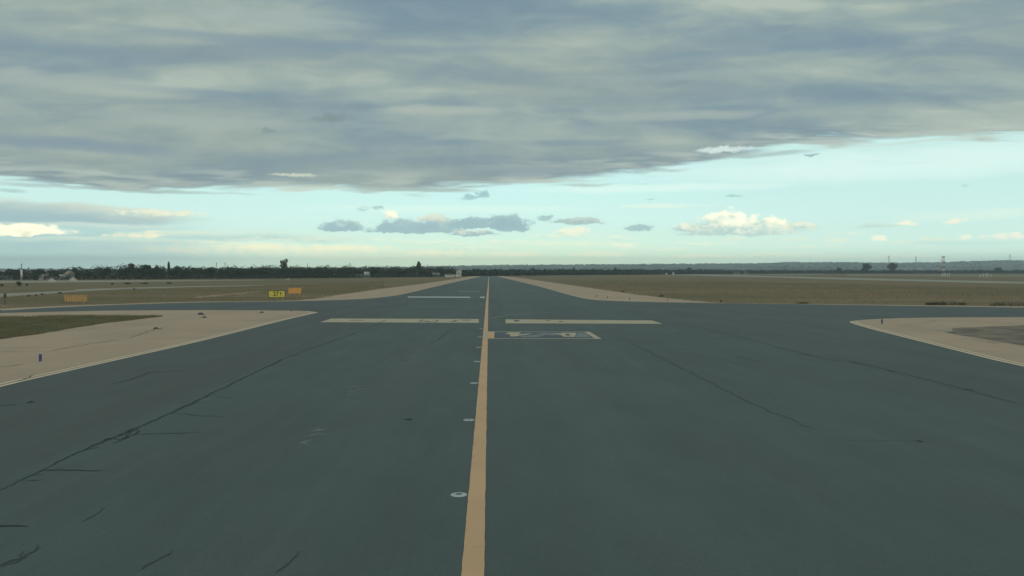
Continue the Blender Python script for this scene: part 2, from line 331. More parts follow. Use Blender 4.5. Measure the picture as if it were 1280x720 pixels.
def asphalt_mat():
    m, t, b = base_mat('asphalt'); p = pos(t); x, y, z = t.sep(p)[:3]
    big = t.noise(p, 0.045, 4, 0.55); mid = t.noise(t.vm('MULTIPLY', p, (1.0, 0.22, 1)), 0.35, 5, 0.6); fine = t.noise(p, 38, 3, 0.7)
    patch = t.noise(t.vm('MULTIPLY', p, (1, 0.35, 1)), 0.9, 6, 0.62)
    c = t.mix(t.ss(big, 0.35, 0.65), (0.058, 0.074, 0.070, 1), (0.066, 0.085, 0.080, 1))
    c = t.mix(t.ss(mid, 0.42, 0.70, 0, 0.45), c, (0.072, 0.078, 0.073, 1))
    # older, browner lane beyond the long seam on the left and near the right-hand side
    lane = t.m('MAXIMUM', t.ss(x, -10.4, -11.2), t.ss(x, 14, 22, 0, 0.55))
    c = t.mix(t.m('MULTIPLY', lane, 0.60), c, (0.065, 0.068, 0.063, 1))
    # broad polished wheel lanes beside the centre line
    wl = t.ss(t.m('ABSOLUTE', t.m('SUBTRACT', t.m('ABSOLUTE', t.m('ADD', x, 0.25)), 3.4)), 1.6, 0.2)
    c = t.mix(t.m('MULTIPLY', wl, t.ss(mid, 0.3, 0.7, 0.05, 0.30)), c, (0.092, 0.104, 0.100, 1))
    streak = t.noise(t.vm('MULTIPLY', p, (2.2, 0.04, 1)), 0.8, 5, 0.65); c = t.mix(t.ss(streak, 0.50, 0.72, 0, 0.28), c, (0.088, 0.103, 0.097, 1)); c = t.mix(t.ss(streak, 0.46, 0.28, 0, 0.30), c, (0.050, 0.060, 0.057, 1))
    spot = t.noise(p, 1.7, 4, 0.75); c = t.mix(t.ss(spot, 0.66, 0.78, 0, 0.5), c, (0.048, 0.055, 0.053, 1))
    grain = t.noise(p, 13, 4, 0.75); c = t.vm('SCALE', c, scale=t.ss(grain, 0.3, 0.7, 0.93, 1.07))
    k = t.m('MULTIPLY', t.ss(fine, 0.25, 0.75, 0.86, 1.14), t.ss(patch, 0.3, 0.75, 0.95, 1.06))
    t.put(b.inputs['Base Color'], t.vm('SCALE', c, scale=k))
    t.put(b.inputs['Roughness'], t.ss(mid, 0.3, 0.7, 0.80, 0.92)); b.inputs['Specular IOR Level'].default_value = 0.3
    bn = t.node('ShaderNodeBump'); bn.inputs['Strength'].default_value = 0.35; bn.inputs['Distance'].default_value = 0.01
    t.put(bn.inputs['Height'], fine); t.put(b.inputs['Normal'], bn.outputs[0]); return m
def shoulder_mat():
    m, t, b = base_mat('shoulder_paving'); p = pos(t)
    n1 = t.noise(t.vm('MULTIPLY', p, (0.7, 0.35, 1)), 0.30, 6, 0.6); n2 = t.noise(p, 1.9, 6, 0.65); n3 = t.noise(p, 30, 3, 0.7)
    c = t.mix(t.ss(n1, 0.35, 0.68), (0.378, 0.262, 0.180, 1), (0.325, 0.232, 0.160, 1))
    c = t.mix(t.ss(n2, 0.54, 0.76, 0, 0.5), c, (0.215, 0.165, 0.112, 1))
    st = t.noise(t.vm('MULTIPLY', p, (0.12, 1.6, 1)), 0.7, 4, 0.6)
    c = t.mix(t.ss(st, 0.56, 0.70, 0, 0.5), c, (0.200, 0.155, 0.110, 1))
    t.put(b.inputs['Base Color'], t.vm('SCALE', c, scale=t.ss(n3, 0.25, 0.75, 0.88, 1.12)))
    b.inputs['Roughness'].default_value = 0.92; b.inputs['Specular IOR Level'].default_value = 0.2; return m
def grass_mat(name, dry, green, dark, gscale=0.02):
    m, t, b = base_mat(name); p = pos(t); x, y, z = t.sep(p)[:3]
    bands = t.noise(t.vm('MULTIPLY', p, (0.25, 1.0, 1)), 0.045, 5, 0.6); n2 = t.noise(t.vm('MULTIPLY', p, (0.5, 1, 1)), 0.25, 6, 0.65); n3 = t.noise(p, 2.6, 5, 0.7)
    gz = t.noise(t.vm('MULTIPLY', p, (0.5, 1, 1)), gscale, 3, 0.5)
    gf = t.m('ADD', t.ss(gz, 0.42, 0.60), t.ss(x, -20, -130, 0, 0.45), clamp=True)
    c = t.mix(gf, dry, green)
    c = t.mix(t.ss(bands, 0.5, 0.66, 0, 0.6), c, (0.205, 0.160, 0.105, 1))
    st = t.noise(t.vm('MULTIPLY', p, (0.12, 1.0, 1)), 0.16, 4, 0.6); c = t.mix(t.ss(st, 0.52, 0.66, 0, 0.5), c, (0.098, 0.078, 0.050, 1))
    c = t.mix(t.ss(n2, 0.52, 0.74, 0, 0.6), c, dark)
    t.put(b.inputs['Base Color'], t.vm('SCALE', c, scale=t.ss(n3, 0.25, 0.75, 0.72, 1.28)))
    b.inputs['Roughness'].default_value = 0.95; b.inputs['Specular IOR Level'].default_value = 0.1; return m
def paint_mat(name, col, wear=0.5, under=(0.08, 0.09, 0.085, 1), sc=1.6):
    m, t, b = base_mat(name); p = pos(t)
    n = t.noise(p, sc, 7, 0.68); n2 = t.noise(p, 0.5, 3, 0.5); n3 = t.noise(p, 45, 3, 0.7)
    f = t.m('MULTIPLY', t.ss(n, 0.60, 0.74), wear); f = t.m('ADD', f, t.m('MULTIPLY', t.ss(n3, 0.58, 0.7), 0.22*wear), clamp=True)
    c = t.mix(t.ss(n2, 0.35, 0.65, 0, 0.45), col, tuple(k*0.86 for k in col[:3])+(1,))
    t.put(b.inputs['Base Color'], t.mix(f, c, under)); b.inputs['Roughness'].default_value = 0.75
    b.inputs['Specular IOR Level'].default_value = 0.3; return m
def leaf_mat(name, a, b2, sc=0.4):
    m, t, b = base_mat(name); p = pos(t); n = t.noise(p, sc, 4, 0.6)
    t.put(b.inputs['Base Color'], t.mix(t.ss(n, 0.3, 0.7), a, b2)); b.inputs['Roughness'].default_value = 0.8
    b.inputs['Specular IOR Level'].default_value = 0.15; return m

M = dict(
    asphalt=asphalt_mat(), shoulder=shoulder_mat(),
    field=grass_mat('dry_grassland', (0.178, 0.120, 0.064, 1), (0.130, 0.108, 0.053, 1), (0.078, 0.066, 0.040, 1)),
    green=grass_mat('green_verge', (0.110, 0.104, 0.062, 1), (0.088, 0.092, 0.052, 1), (0.056, 0.060, 0.036, 1), 0.1),
    dirt=mat('bare_earth', (0.165, 0.130, 0.098), 0.95, 0.35, 0.5, 0.1),
    yellow=paint_mat('worn_yellow_paint', (0.50, 0.295, 0.160, 1), 0.55, (0.20, 0.155, 0.11, 1)),
    yellow2=paint_mat('faded_yellow_paint', (0.38, 0.305, 0.20, 1), 0.9, sc=1.3),
    cream=paint_mat('cream_edge_paint', (0.56, 0.44, 0.32, 1), 0.3),
    white=paint_mat('chalky_white_paint', (0.50, 0.50, 0.45, 1), 0.5),
    thin=paint_mat('thin_worn_line', (0.20, 0.20, 0.16, 1), 0.8),
    black=paint_mat('black_paint', (0.060, 0.072, 0.084, 1), 0.5, (0.14, 0.15, 0.15, 1), 1.2),
    tar=mat('crack_tar', (0.010, 0.011, 0.011), 0.7, 0.2, 2), tar2=mat('faded_crack', (0.042, 0.049, 0.048), 0.85, 0.2, 2),
    stain=mat('dirt_stain', (0.14, 0.115, 0.08), 0.95, 0.2, 2), tar3=mat('worn_crack', (0.056, 0.069, 0.067), 0.85, 0.2, 2), scuff=paint_mat('pale_scuff', (0.15, 0.165, 0.16, 1), 0.9),
    runway=mat('pale_concrete', (0.26, 0.22, 0.175), 0.9, 0.12, 0.05, 0.2),
    farrun=mat('far_runway_surface', (0.25, 0.235, 0.19), 0.9, 0.08, 0.05, 0.2),
    sand=mat('sand', (0.27, 0.235, 0.19), 0.95, 0.15, 0.8, 0.1),
    leaf=leaf_mat('dark_foliage', (0.026, 0.036, 0.026, 1), (0.050, 0.062, 0.040, 1), 0.25),
    leaf2=leaf_mat('olive_foliage', (0.045, 0.055, 0.040, 1), (0.080, 0.090, 0.060, 1), 0.3),
    scrub=leaf_mat('scrub_foliage', (0.040, 0.045, 0.028, 1), (0.075, 0.075, 0.045, 1), 1.0),
    bark=mat('bark', (0.07, 0.055, 0.04), 0.95, 0.3, 6),
    concrete=mat('concrete', (0.32, 0.30, 0.27), 0.9, 0.12, 2), steel=mat('galvanised_steel', (0.30, 0.31, 0.32), 0.5, 0.1, 8, 0.5, 0.4),
    darksteel=mat('dark_steel', (0.05, 0.05, 0.05), 0.6, 0.2, 8), signy=mat('yellow_sign_face', (0.44, 0.36, 0.05), 0.5, 0.06, 3, 0.4),
    signo=mat('orange_sign_back', (0.46, 0.22, 0.06), 0.7, 0.12, 5), signo2=mat('ochre_sign_back', (0.30, 0.18, 0.07), 0.7, 0.15, 5),
    signo3=mat('pale_ochre_rib', (0.36, 0.23, 0.10), 0.7, 0.15, 5), ink=mat('sign_black', (0.02, 0.02, 0.02), 0.6, 0.1), blue=mat('blue_reflective_film', (0.020, 0.028, 0.11), 0.4, 0.1, 20, 0.5),
    cap=mat('pale_plastic', (0.30, 0.27, 0.20), 0.6, 0.1, 20), wplas=mat('weathered_white_metal', (0.48, 0.48, 0.44), 0.6, 0.1, 3),
    red=mat('red_mast_paint', (0.26, 0.11, 0.09), 0.6, 0.1, 3), wall=mat('white_render', (0.42, 0.40, 0.36), 0.9, 0.08, 1),
    wallg=mat('grey_render', (0.19, 0.20, 0.20), 0.9, 0.12, 1), roofr=mat('weathered_tiles', (0.20, 0.15, 0.12), 0.9, 0.2, 1),
    roofg=mat('grey_sheet_roof', (0.24, 0.25, 0.25), 0.7, 0.1, 1), glass=mat('window_glass', (0.03, 0.04, 0.05), 0.15, 0.1, 1, 0.5),
    lamp=mat('lamp_housing', (0.33, 0.33, 0.31), 0.5, 0.15, 30, 0.5), well=mat('lamp_well', (0.06, 0.07, 0.07), 0.5, 0.1, 20),
    rubble=mat('stone', (0.07, 0.07, 0.06), 0.9, 0.3, 8),
)

# ---------------------------------------------------------------- ground surfaces
def sheet(name, pts, z, m, kind='structure', label=None):
    bm = bmesh.new(); vs = [bm.verts.new((p[0], p[1], z)) for p in pts]
    f = bm.faces.new(vs); f.normal_update()
    if f.normal.z < 0: f.normal_flip()
    bmesh.ops.triangulate(bm, faces=bm.faces[:]); me = bpy.data.meshes.new(name); bm.to_mesh(me); bm.free()
    return tag(link(name, me, m), kind=kind)
def smooth(pts, it=2, closed=False):
    pts = [Vector(p[:2]) for p in pts]
    for _ in range(it):
        o = [] if closed else [pts[0]]
        n = len(pts)
        for i in range(n if closed else n-1):
            a, b = pts[i], pts[(i+1) % n]; o += [a*0.75+b*0.25, a*0.25+b*0.75]
        if not closed: o.append(pts[-1])
        pts = o
    return pts
def rag(pts, amp=0.22, step=0.8):
    o = []
    for a, b in zip(pts[:-1], pts[1:]):
        n = max(1, min(300, int((b-a).length/step))); d = (b-a).normalized()
        for k in range(n): p = a.lerp(b, k/n); o.append(p+Vector((-d.y, d.x))*amp*2*mnoise.fractal(Vector((p.x*0.5, p.y*0.5, 7.7)), 1, 2, 4))
    return o+[pts[-1]]
def ragged(pts, step, amp, seed):
    pts = [Vector(p[:2]) for p in pts]; o = []
    for a, b in zip(pts, pts[1:]+pts[:1]):
        n = max(1, min(400, int((b-a).length/step))); per = Vector((-(b-a).y, (b-a).x)).normalized() if (b-a).length > 0 else Vector((0, 0))
        for k in range(n):
            p = a.lerp(b, k/n); w = mnoise.fractal(Vector((p.x*0.35, p.y*0.35, seed)), 1, 2, 4)
            o.append(p+per*amp*w)
    return o
g = lambda L: [G(*p).to_2d() for p in L]

sheet('ground', [(-7400, -400), (7400, -400), (7400, 7400), (-7400, 7400)], 0, M['field'])
left_top = smooth(g([(601, 345.3), (597, 346.5), (565, 353.2), (532, 360.6), (515, 365), (492, 369.6), (470, 372.4), (445, 374.2), (400, 375.8), (345, 377), (240, 378), (150, 381), (60, 384.6), (0, 388.6)]), 2)
right_top = smooth(g([(621, 345.3), (627, 346.8), (640, 349.6), (668, 356.2), (690, 362), (708, 367.2), (727, 372), (740, 374.4), (757, 376), (800, 377.4), (872, 378.6), (1060, 381.2), (1280, 384.6)]), 2)
lp = left_top[-1]; rp = right_top[-1]
asph = [Vector((-150, lp.y-14))] + left_top[::-1] + right_top + [Vector((170, rp.y-8)), Vector((170, -60)), Vector((-150, -60))]
sheet('taxiway', asph, 0.030, M['asphalt'])
# shoulders beyond the crossing
# (tan paving showing outside the asphalt)
lsh = smooth(g([(590, 345.2), (582, 346.6), (532, 354.4), (480, 360.8), (457, 363.8), (420, 369.5), (382, 375), (352, 376.2), (300, 377.0), (240, 377.1), (150, 379.9), (60, 383), (0, 386)]), 1); lsh = rag(lsh, 0.35)
sheet('shoulder', [Vector((-150, lsh[-1].y-8))] + lsh[::-1] + g([(606, 345.0), (606, 350), (600, 380)]) + [Vector((-150, 70))], 0.012, M['shoulder'])
rsh = smooth(g([(628, 345.2), (645, 346.6), (700, 354.6), (762, 363.6), (815, 370.8), (872, 376.6), (905, 379.1), (960, 379.6), (1060, 380.5), (1280, 383.2)]), 1); rsh = rag(rsh, 0.35)
sheet('shoulder', g([(616, 345.0)]) + rsh + [Vector((170, rsh[-1].y-5)), Vector((170, 70))] + g([(640, 380), (617, 350)]), 0.012, M['shoulder'])
# left island
li_low = smooth([Vector((-18.9, -60)), Vector((-18.9, 20))] + g([(0, 484.5), (120, 457), (240, 430), (319, 410), (353, 401.2), (385, 393.8), (396, 391.4)]), 1)
li_top = smooth(g([(396, 390.8), (388, 389.6), (372, 388.7), (300, 388), (240, 387.9), (120, 388.7), (0, 391.8)]), 1)
sheet('shoulder', li_low + li_top + [Vector((-150, 70)), Vector((-150, -60))], 0.036, M['shoulder'])
gi = ragged(g([(-60, 435), (0, 424.5), (50, 418), (100, 409.5), (130, 404.5), (170, 400), (205, 396), (190, 395.2), (120, 395.2), (0, 396.6), (-80, 398)]), 0.7, 0.35, 3)
sheet('grass_island', gi, 0.044, M['green'])
# right island
ri_low = smooth([Vector((26, -60)), Vector((24, 20))] + g([(1280, 460.5), (1160, 430), (1100, 414.8), (1070, 406.5), (1062, 403.4)]), 1)
ri_top = smooth(g([(1063, 402.4), (1072, 400.9), (1110, 398.6), (1180, 397.2), (1280, 397)]), 1)
sheet('shoulder', ri_low + ri_top + [Vector((170, G(1280, 397).y-4)), Vector((170, -60))], 0.036, M['shoulder'])
ge = ragged(g([(1184, 415.5), (1188, 411.5), (1200, 410.2), (1240, 408.6), (1280, 407.2), (1400, 404), (1400, 455), (1280, 433.5), (1230, 424.5), (1192, 419)]), 0.6, 0.3, 8)
sheet('bare_ground', ge, 0.044, M['dirt'])
sheet('concrete_slab', g([(1168, 413.4), (1172, 412.8), (1190, 413), (1191, 415), (1186, 415.6), (1180, 414.2)]), 0.052, M['farrun'])
# other pavements of the airfield, far away
sheet('service_road', g([(-80, 376.6), (0, 372), (50, 368), (95, 364.6), (160, 361.2), (250, 358.6), (330, 357.2), (330, 356.6), (250, 357.4), (160, 359.6), (95, 361.8), (95, 362.8), (0, 367.2), (-80, 371)]), 0.010, M['runway'])
sheet('sandy_strip', g([(-60, 354.2), (100, 352.9), (330, 350.4), (330, 349.8), (100, 350.6), (-60, 351.4)]), 0.010, M['runway'])
sheet('dirt_track', g([(250, 372.2), (320, 365.2), (330, 364), (322, 364.2), (240, 371.6)]), 0.010, M['shoulder'])
sheet('runway', g([(840, 342.2), (960, 345.0), (1040, 347.0), (1120, 348.7), (1200, 350.6), (1360, 353.6), (1360, 356.2), (1200, 352.9), (1120, 351.0), (1040, 349.0), (960, 346.6), (880, 344.6), (838, 343.2)]), 0.010, M['farrun'])
sheet('runway', g([(960, 342.0), (1000, 341.9), (1030, 342.0), (1030, 342.9), (960, 342.9)]), 0.010, M['farrun'])
sheet('runway', g([(1060, 343.4), (1350, 345.4), (1350, 346.1), (1060, 344.0)]), 0.010, M['runway'])
sheet('taxiway', g([(560, 344.5), (700, 344.5), (760, 343.8), (700, 343.2), (620, 343.6), (560, 343.9)]), 0.010, M['runway'])
sheet('sandy_strip', g([(815, 371), (1200, 365), (1200, 364.2), (900, 367.4)]), 0.006, M['field'])

# ---------------------------------------------------------------- hills
def ridge_row(px):
    xs = [-700, 0, 300, 560, 640, 720, 800, 900, 960, 985, 1060, 1100, 1180, 1260, 1400, 2000]
    ys = [337.5, 337.5, 337.2, 334.0, 332.6, 332, 331.7, 331, 330.4, 328.9, 329, 329.8, 329, 326.6, 325, 326]
    return float(np.interp(px, xs, ys))
def hill_h(x, y):
    px = 611 + F*x/max(y, 1.0)
    rdist = 5200.0
    top = H + (339.5-ridge_row(px))/F*rdist
    t_ = min(1, max(0, (y-2300)/(rdist-2300))); s_ = t_*t_*(3-2*t_)
    n_ = mnoise.fractal(Vector((x/900, y/900, 0.3)), 1, 2, 4)*5*s_
    tail = 1-0.5*max(0, (y-rdist)/2000)
    return s_*top*tail + n_ - 0.6*(1-s_)
def hills():
    nx, ny = 260, 60; v = []; f = []
    for j in range(ny):
        y = 2200+(7200-2200)*j/(ny-1)
        for i in range(nx):
            x = -0.95*y + 1.9*y*i/(nx-1); x = max(-7300, min(7300, x))
            v.append((x, y, hill_h(x, y)))
    for j in range(ny-1):
        for i in range(nx-1):
            a = j*nx+i; f.append((a, a+1, a+nx+1, a+nx))
    me = bpy.data.meshes.new('hills'); me.from_pydata(v, [], f)
    for p in me.polygons: p.use_smooth = True
    m, t, b = base_mat('farmland'); p = pos(t)
    vor = t.node('ShaderNodeTexVoronoi'); t.put(vor.inputs['Vector'], t.vm('MULTIPLY', p, (1, 0.5, 0))); vor.inputs['Scale'].default_value = 0.006
    n = t.noise(p, 0.02, 5, 0.7); r = t.sep(vor.outputs['Color'])[0]
    c = t.ramp(r, [(0.0, (0.075, 0.088, 0.066, 1)), (0.4, (0.125, 0.125, 0.092, 1)), (0.7, (0.20, 0.17, 0.14, 1)), (1.0, (0.095, 0.11, 0.08, 1))], 'CONSTANT')
    c = t.mix(t.ss(n, 0.45, 0.62, 0, 0.75), c, (0.050, 0.062, 0.048, 1))
    t.put(b.inputs['Base Color'], c); b.inputs['Roughness'].default_value = 0.95; b.inputs['Specular IOR Level'].default_value = 0.05
    return tag(link('hills', me, m), kind='structure')
hills()

# ---------------------------------------------------------------- foliage
def leafquads(cent, size, flat=0.7):
    n = len(cent)
    a = rng.normal(size=(n, 3)); a /= np.linalg.norm(a, axis=1)[:, None]
    b = np.cross(a, rng.normal(size=(n, 3))); b /= np.linalg.norm(b, axis=1)[:, None]
    s = (size*rng.uniform(0.5, 1.25, n))[:, None]
    k = rng.uniform(0.5, 0.9, n)[:, None]
    p = np.stack([cent-a*s-b*s*k*0.3, cent-b*s*k, cent+a*s*0.9+b*s*0.15, cent+b*s*k*0.9], 1)
    return p.reshape(-1, 3)
def quads_mesh(name, P):
    me = bpy.data.meshes.new(name); n = len(P)//4
    me.vertices.add(len(P)); me.vertices.foreach_set('co', P.astype(np.float32).ravel())
    me.loops.add(4*n); me.loops.foreach_set('vertex_index', np.arange(4*n, dtype=np.int32))
    me.polygons.add(n); me.polygons.foreach_set('loop_start', np.arange(0, 4*n, 4, dtype=np.int32))
    me.update(calc_edges=True); me.validate(); return me
def ellipsoid_pts(c, r, n, shell=0.45):
    d = rng.normal(size=(n, 3)); d /= np.linalg.norm(d, axis=1)[:, None]
    rad = rng.uniform(shell, 1.0, n)**0.6
    lump = 1+0.16*np.sin(d[:, 0]*5+c[0])*np.sin(d[:, 1]*6+c[1]*2)+0.12*np.sin(d[:, 2]*8+c[2])
    return np.array(c)+d*np.array(r)*(rad*lump)[:, None]
def wood(name, path, depth, hfun, spacing, leaf, density, m, label, cat, zfun=None):
    P = []
    for (a, b) in zip(path[:-1], path[1:]):
        L = (b-a).length; n = max(1, int(L/spacing))
        for k in range(n):
            for row in range(depth):
                q = a.lerp(b, (k+random.uniform(-.6, .6))/n); h = hfun(q)*random.uniform(0.84, 1.06)*(1 if row else 0.85)
                w = h*random.uniform(0.55, 1.0)
                x = q.x+random.uniform(-2, 2); y = q.y+row*spacing*1.3+random.uniform(-2, 2); z0 = zfun(x, y) if zfun else 0
                nl = int(density*random.uniform(0.7, 1.2))
                for _ in range(random.choice((2, 3, 4))):
                    c = (x+random.uniform(-.5, .5)*w, y+random.uniform(-.4, .4)*w, z0+h*random.uniform(0.42, 0.74))
                    P.append(ellipsoid_pts(c, (w*0.52, w*0.5, h*0.28), nl//4))
                P.append(ellipsoid_pts((x, y, z0+h*0.25), (w*0.62, w*0.5, h*0.3), nl//3))
    return tag(link(name, quads_mesh(name, leafquads(np.concatenate(P), leaf)), m), label, cat, kind='stuff')
V2 = lambda px, dist: PT(px, dist).to_2d()
pathL = [V2(-130, 420), V2(0, 440), V2(150, 462), V2(300, 500), V2(420, 560), V2(560, 650)]
def hL(q):
    px = 611+F*q.x/q.y
    row = np.interp(px, [-200, 0, 60, 120, 160, 210, 300, 420, 560], [337, 337, 335.6, 333.4, 331.8, 331.8, 332.4, 332.6, 333.0])
    return ZH(row, q.y+8)*1.06
wood('woodland', pathL, 3, hL, 3.7, 0.40, 300, M['leaf'], 'long dark belt of trees and scrub behind the airfield on the left', 'woodland')
pathC = [V2(560, 700), V2(640, 800), V2(800, 1050), V2(900, 1300), V2(1050, 1450), V2(1350, 1450)]
def hC(q):
    px = 611+F*q.x/q.y
    return ZH(np.interp(px, [560, 620, 640, 800, 900, 1000, 1350], [335.6, 336.4, 336.2, 336.0, 337.0, 337.4, 337.2]), q.y+8)
wood('tree_line', pathC, 2, hC, 5.5, 0.8, 150, M['leaf'], 'low dark tree line across the far edge of the airfield on the right', 'tree line')
# darker understorey that closes both belts near the ground
hedge = []; hedgeC = []
for path, hh in ((pathL, 2.6), (pathC, 6.0)):
    for a, b in zip(path[:-1], path[1:]):
        n = int((b-a).length/2.2)
        for k in range(n):
            q = a.lerp(b, k/n); (hedge if path is pathL else hedgeC).append(ellipsoid_pts((q.x, q.y+7, hh*0.5), (3, 2.5, hh*random.uniform(0.4, 0.7)), 26, 0.1))
            px_ = 611+F*q.x/q.y
            if path is pathL and not (555 < px_ < 573): hq = np.interp(px_, [0, 110, 300, 560], [3.4, 3.2, 2.8, 2.6]); hedge.append(ellipsoid_pts((q.x, q.y-22, hq*0.4), (1.6, 1.3, hq*random.uniform(0.45, 0.75)), 34, 0.1))
tag(link('undergrowth', quads_mesh('undergrowth', np.concatenate([leafquads(np.concatenate(hedge), 0.5), leafquads(np.concatenate(hedgeC), 1.3)])), M['leaf']), 'dense dark undergrowth at the foot of the far tree belts', 'undergrowth', kind='stuff')
# scrub and groves over the hills
P = []
for _ in range(2600):
    y = random.uniform(2500, 5250)
    if random.random() < 0.35: y = random.uniform(5050, 5200)
    px = random.uniform(-100, 1400); x = (px-611)/F*y
    if mnoise.noise(Vector((x/260, y/260, 1))) < -0.12 and y < 5000: continue
    hh = random.uniform(3.5, 8.5); w = random.uniform(5, 15)
    P.append(ellipsoid_pts((x, y, hill_h(x, y)+hh*0.35), (w, w*0.6, hh*0.6), 22, 0.2))
tag(link('hillside_scrub', quads_mesh('hillside_scrub', leafquads(np.concatenate(P), 2.6)), M['leaf2']), 'groves and scrub scattered over the distant hills', 'scrub', kind='stuff')

def crown_mesh(kind):
    P = []
    if kind == 'round':
        for _ in range(13):
            a = random.uniform(0, 6.28); r = random.uniform(0.05, 0.34); z = random.uniform(0.45, 0.82)
            P.append(ellipsoid_pts((math.cos(a)*r, math.sin(a)*r, z), (0.2, 0.2, 0.15), 150))
    elif kind == 'umbrella':
        for _ in range(16):
            a = random.uniform(0, 6.28); r = random.uniform(0.05, 0.48); z = random.uniform(0.62, 0.90)-r*r*0.6
            P.append(ellipsoid_pts((math.cos(a)*r, math.sin(a)*r, z), (0.18, 0.18, 0.10), 140))
    elif kind == 'cypress':
        for k in range(12):
            z = 0.10+0.8*k/11; r = 0.10*math.sin(math.pi*min(1, (1.02-z)*1.0)**0.8)+0.02
            P.append(ellipsoid_pts((random.uniform(-.01, .01), random.uniform(-.01, .01), z), (r, r, 0.08), 110))
    elif kind == 'ragged':
        for _ in range(10):
            z = 0.30+0.62*(_/9); a = _*2.4; r = random.uniform(0.06, 0.22)*(1.5-z)
            P.append(ellipsoid_pts((math.cos(a)*r, math.sin(a)*r, z), (0.13, 0.13, 0.09), 100))
    elif kind == 'dome':
        for _ in range(26):
            a = random.uniform(0, 6.28); z = random.uniform(0.18, 0.82); r = random.uniform(0.05, 0.42)*math.sqrt(max(0.05, 1-max(0, z-0.4)**2*4.5))
            P.append(ellipsoid_pts((math.cos(a)*r, math.sin(a)*r, z), (0.15, 0.15, 0.13), 110))
    elif kind == 'peak':
        for k in range(16):
            z = 0.25+0.68*k/15; r = (1-z)*0.42*random.uniform(0.3, 1.0)
            P.append(ellipsoid_pts((math.cos(k*2.4)*r, math.sin(k*2.4)*r, z), (0.05+(1-z)*0.28, 0.05+(1-z)*0.28, 0.08), 110))
    elif kind == 'bush':
        for _ in range(9):
            a = random.uniform(0, 6.28); r = random.uniform(0, 0.35); z = random.uniform(0.2, 0.7)
            P.append(ellipsoid_pts((math.cos(a)*r, math.sin(a)*r, z), (0.25, 0.25, 0.24), 120, 0.2))
    return quads_mesh('crown', leafquads(np.concatenate(P), 0.042))
def trunk_mesh(kind):
    mb = MB(); top = {'round': 0.5, 'umbrella': 0.62, 'cypress': 0.8, 'ragged': 0.75, 'bush': 0.3, 'dome': 0.4, 'peak': 0.8}[kind]
    mb.tube((0, 0, -0.02), (0.01, 0, top*0.55), 0.030, 0.022, 7); mb.tube((0.01, 0, top*0.55), (0, 0.01, top), 0.022, 0.010, 7)
    if kind != 'cypress':
        for k in range(5):
            a = 1.3*k+0.4; mb.tube((0.01, 0, top*(0.5+0.08*k)), (math.cos(a)*0.26, math.sin(a)*0.26, top+0.12), 0.012, 0.004, 5)
    return mb.mesh('trunk')
CR = {k: crown_mesh(k) for k in ('round', 'umbrella', 'cypress', 'ragged', 'bush', 'dome', 'peak')}
TR = {k: trunk_mesh(k) for k in CR}
for k in CR:
    CR[k].materials.append(M['leaf'] if k != 'bush' else M['scrub']); TR[k].materials.append(M['bark'])
def tree(name, kind, px, dist, toprow, wpx, label, group=None, base=0.0, cat='tree'):
    p = PT(px, dist, base); h = ZH(toprow, dist)-base; w = wpx/F*dist
    span = {'round': 0.95, 'umbrella': 1.15, 'cypress': 0.24, 'ragged': 0.55, 'bush': 1.05, 'dome': 1.0, 'peak': 0.8}[kind]
    o = empty(name, p, random.uniform(0, 6), (w/span, w/span, h))
    link('trunk', TR[kind], None, o); link('crown', CR[kind], None, o)
    return tag(o, label, cat, group)
G1 = 'trees rising above the far belt'
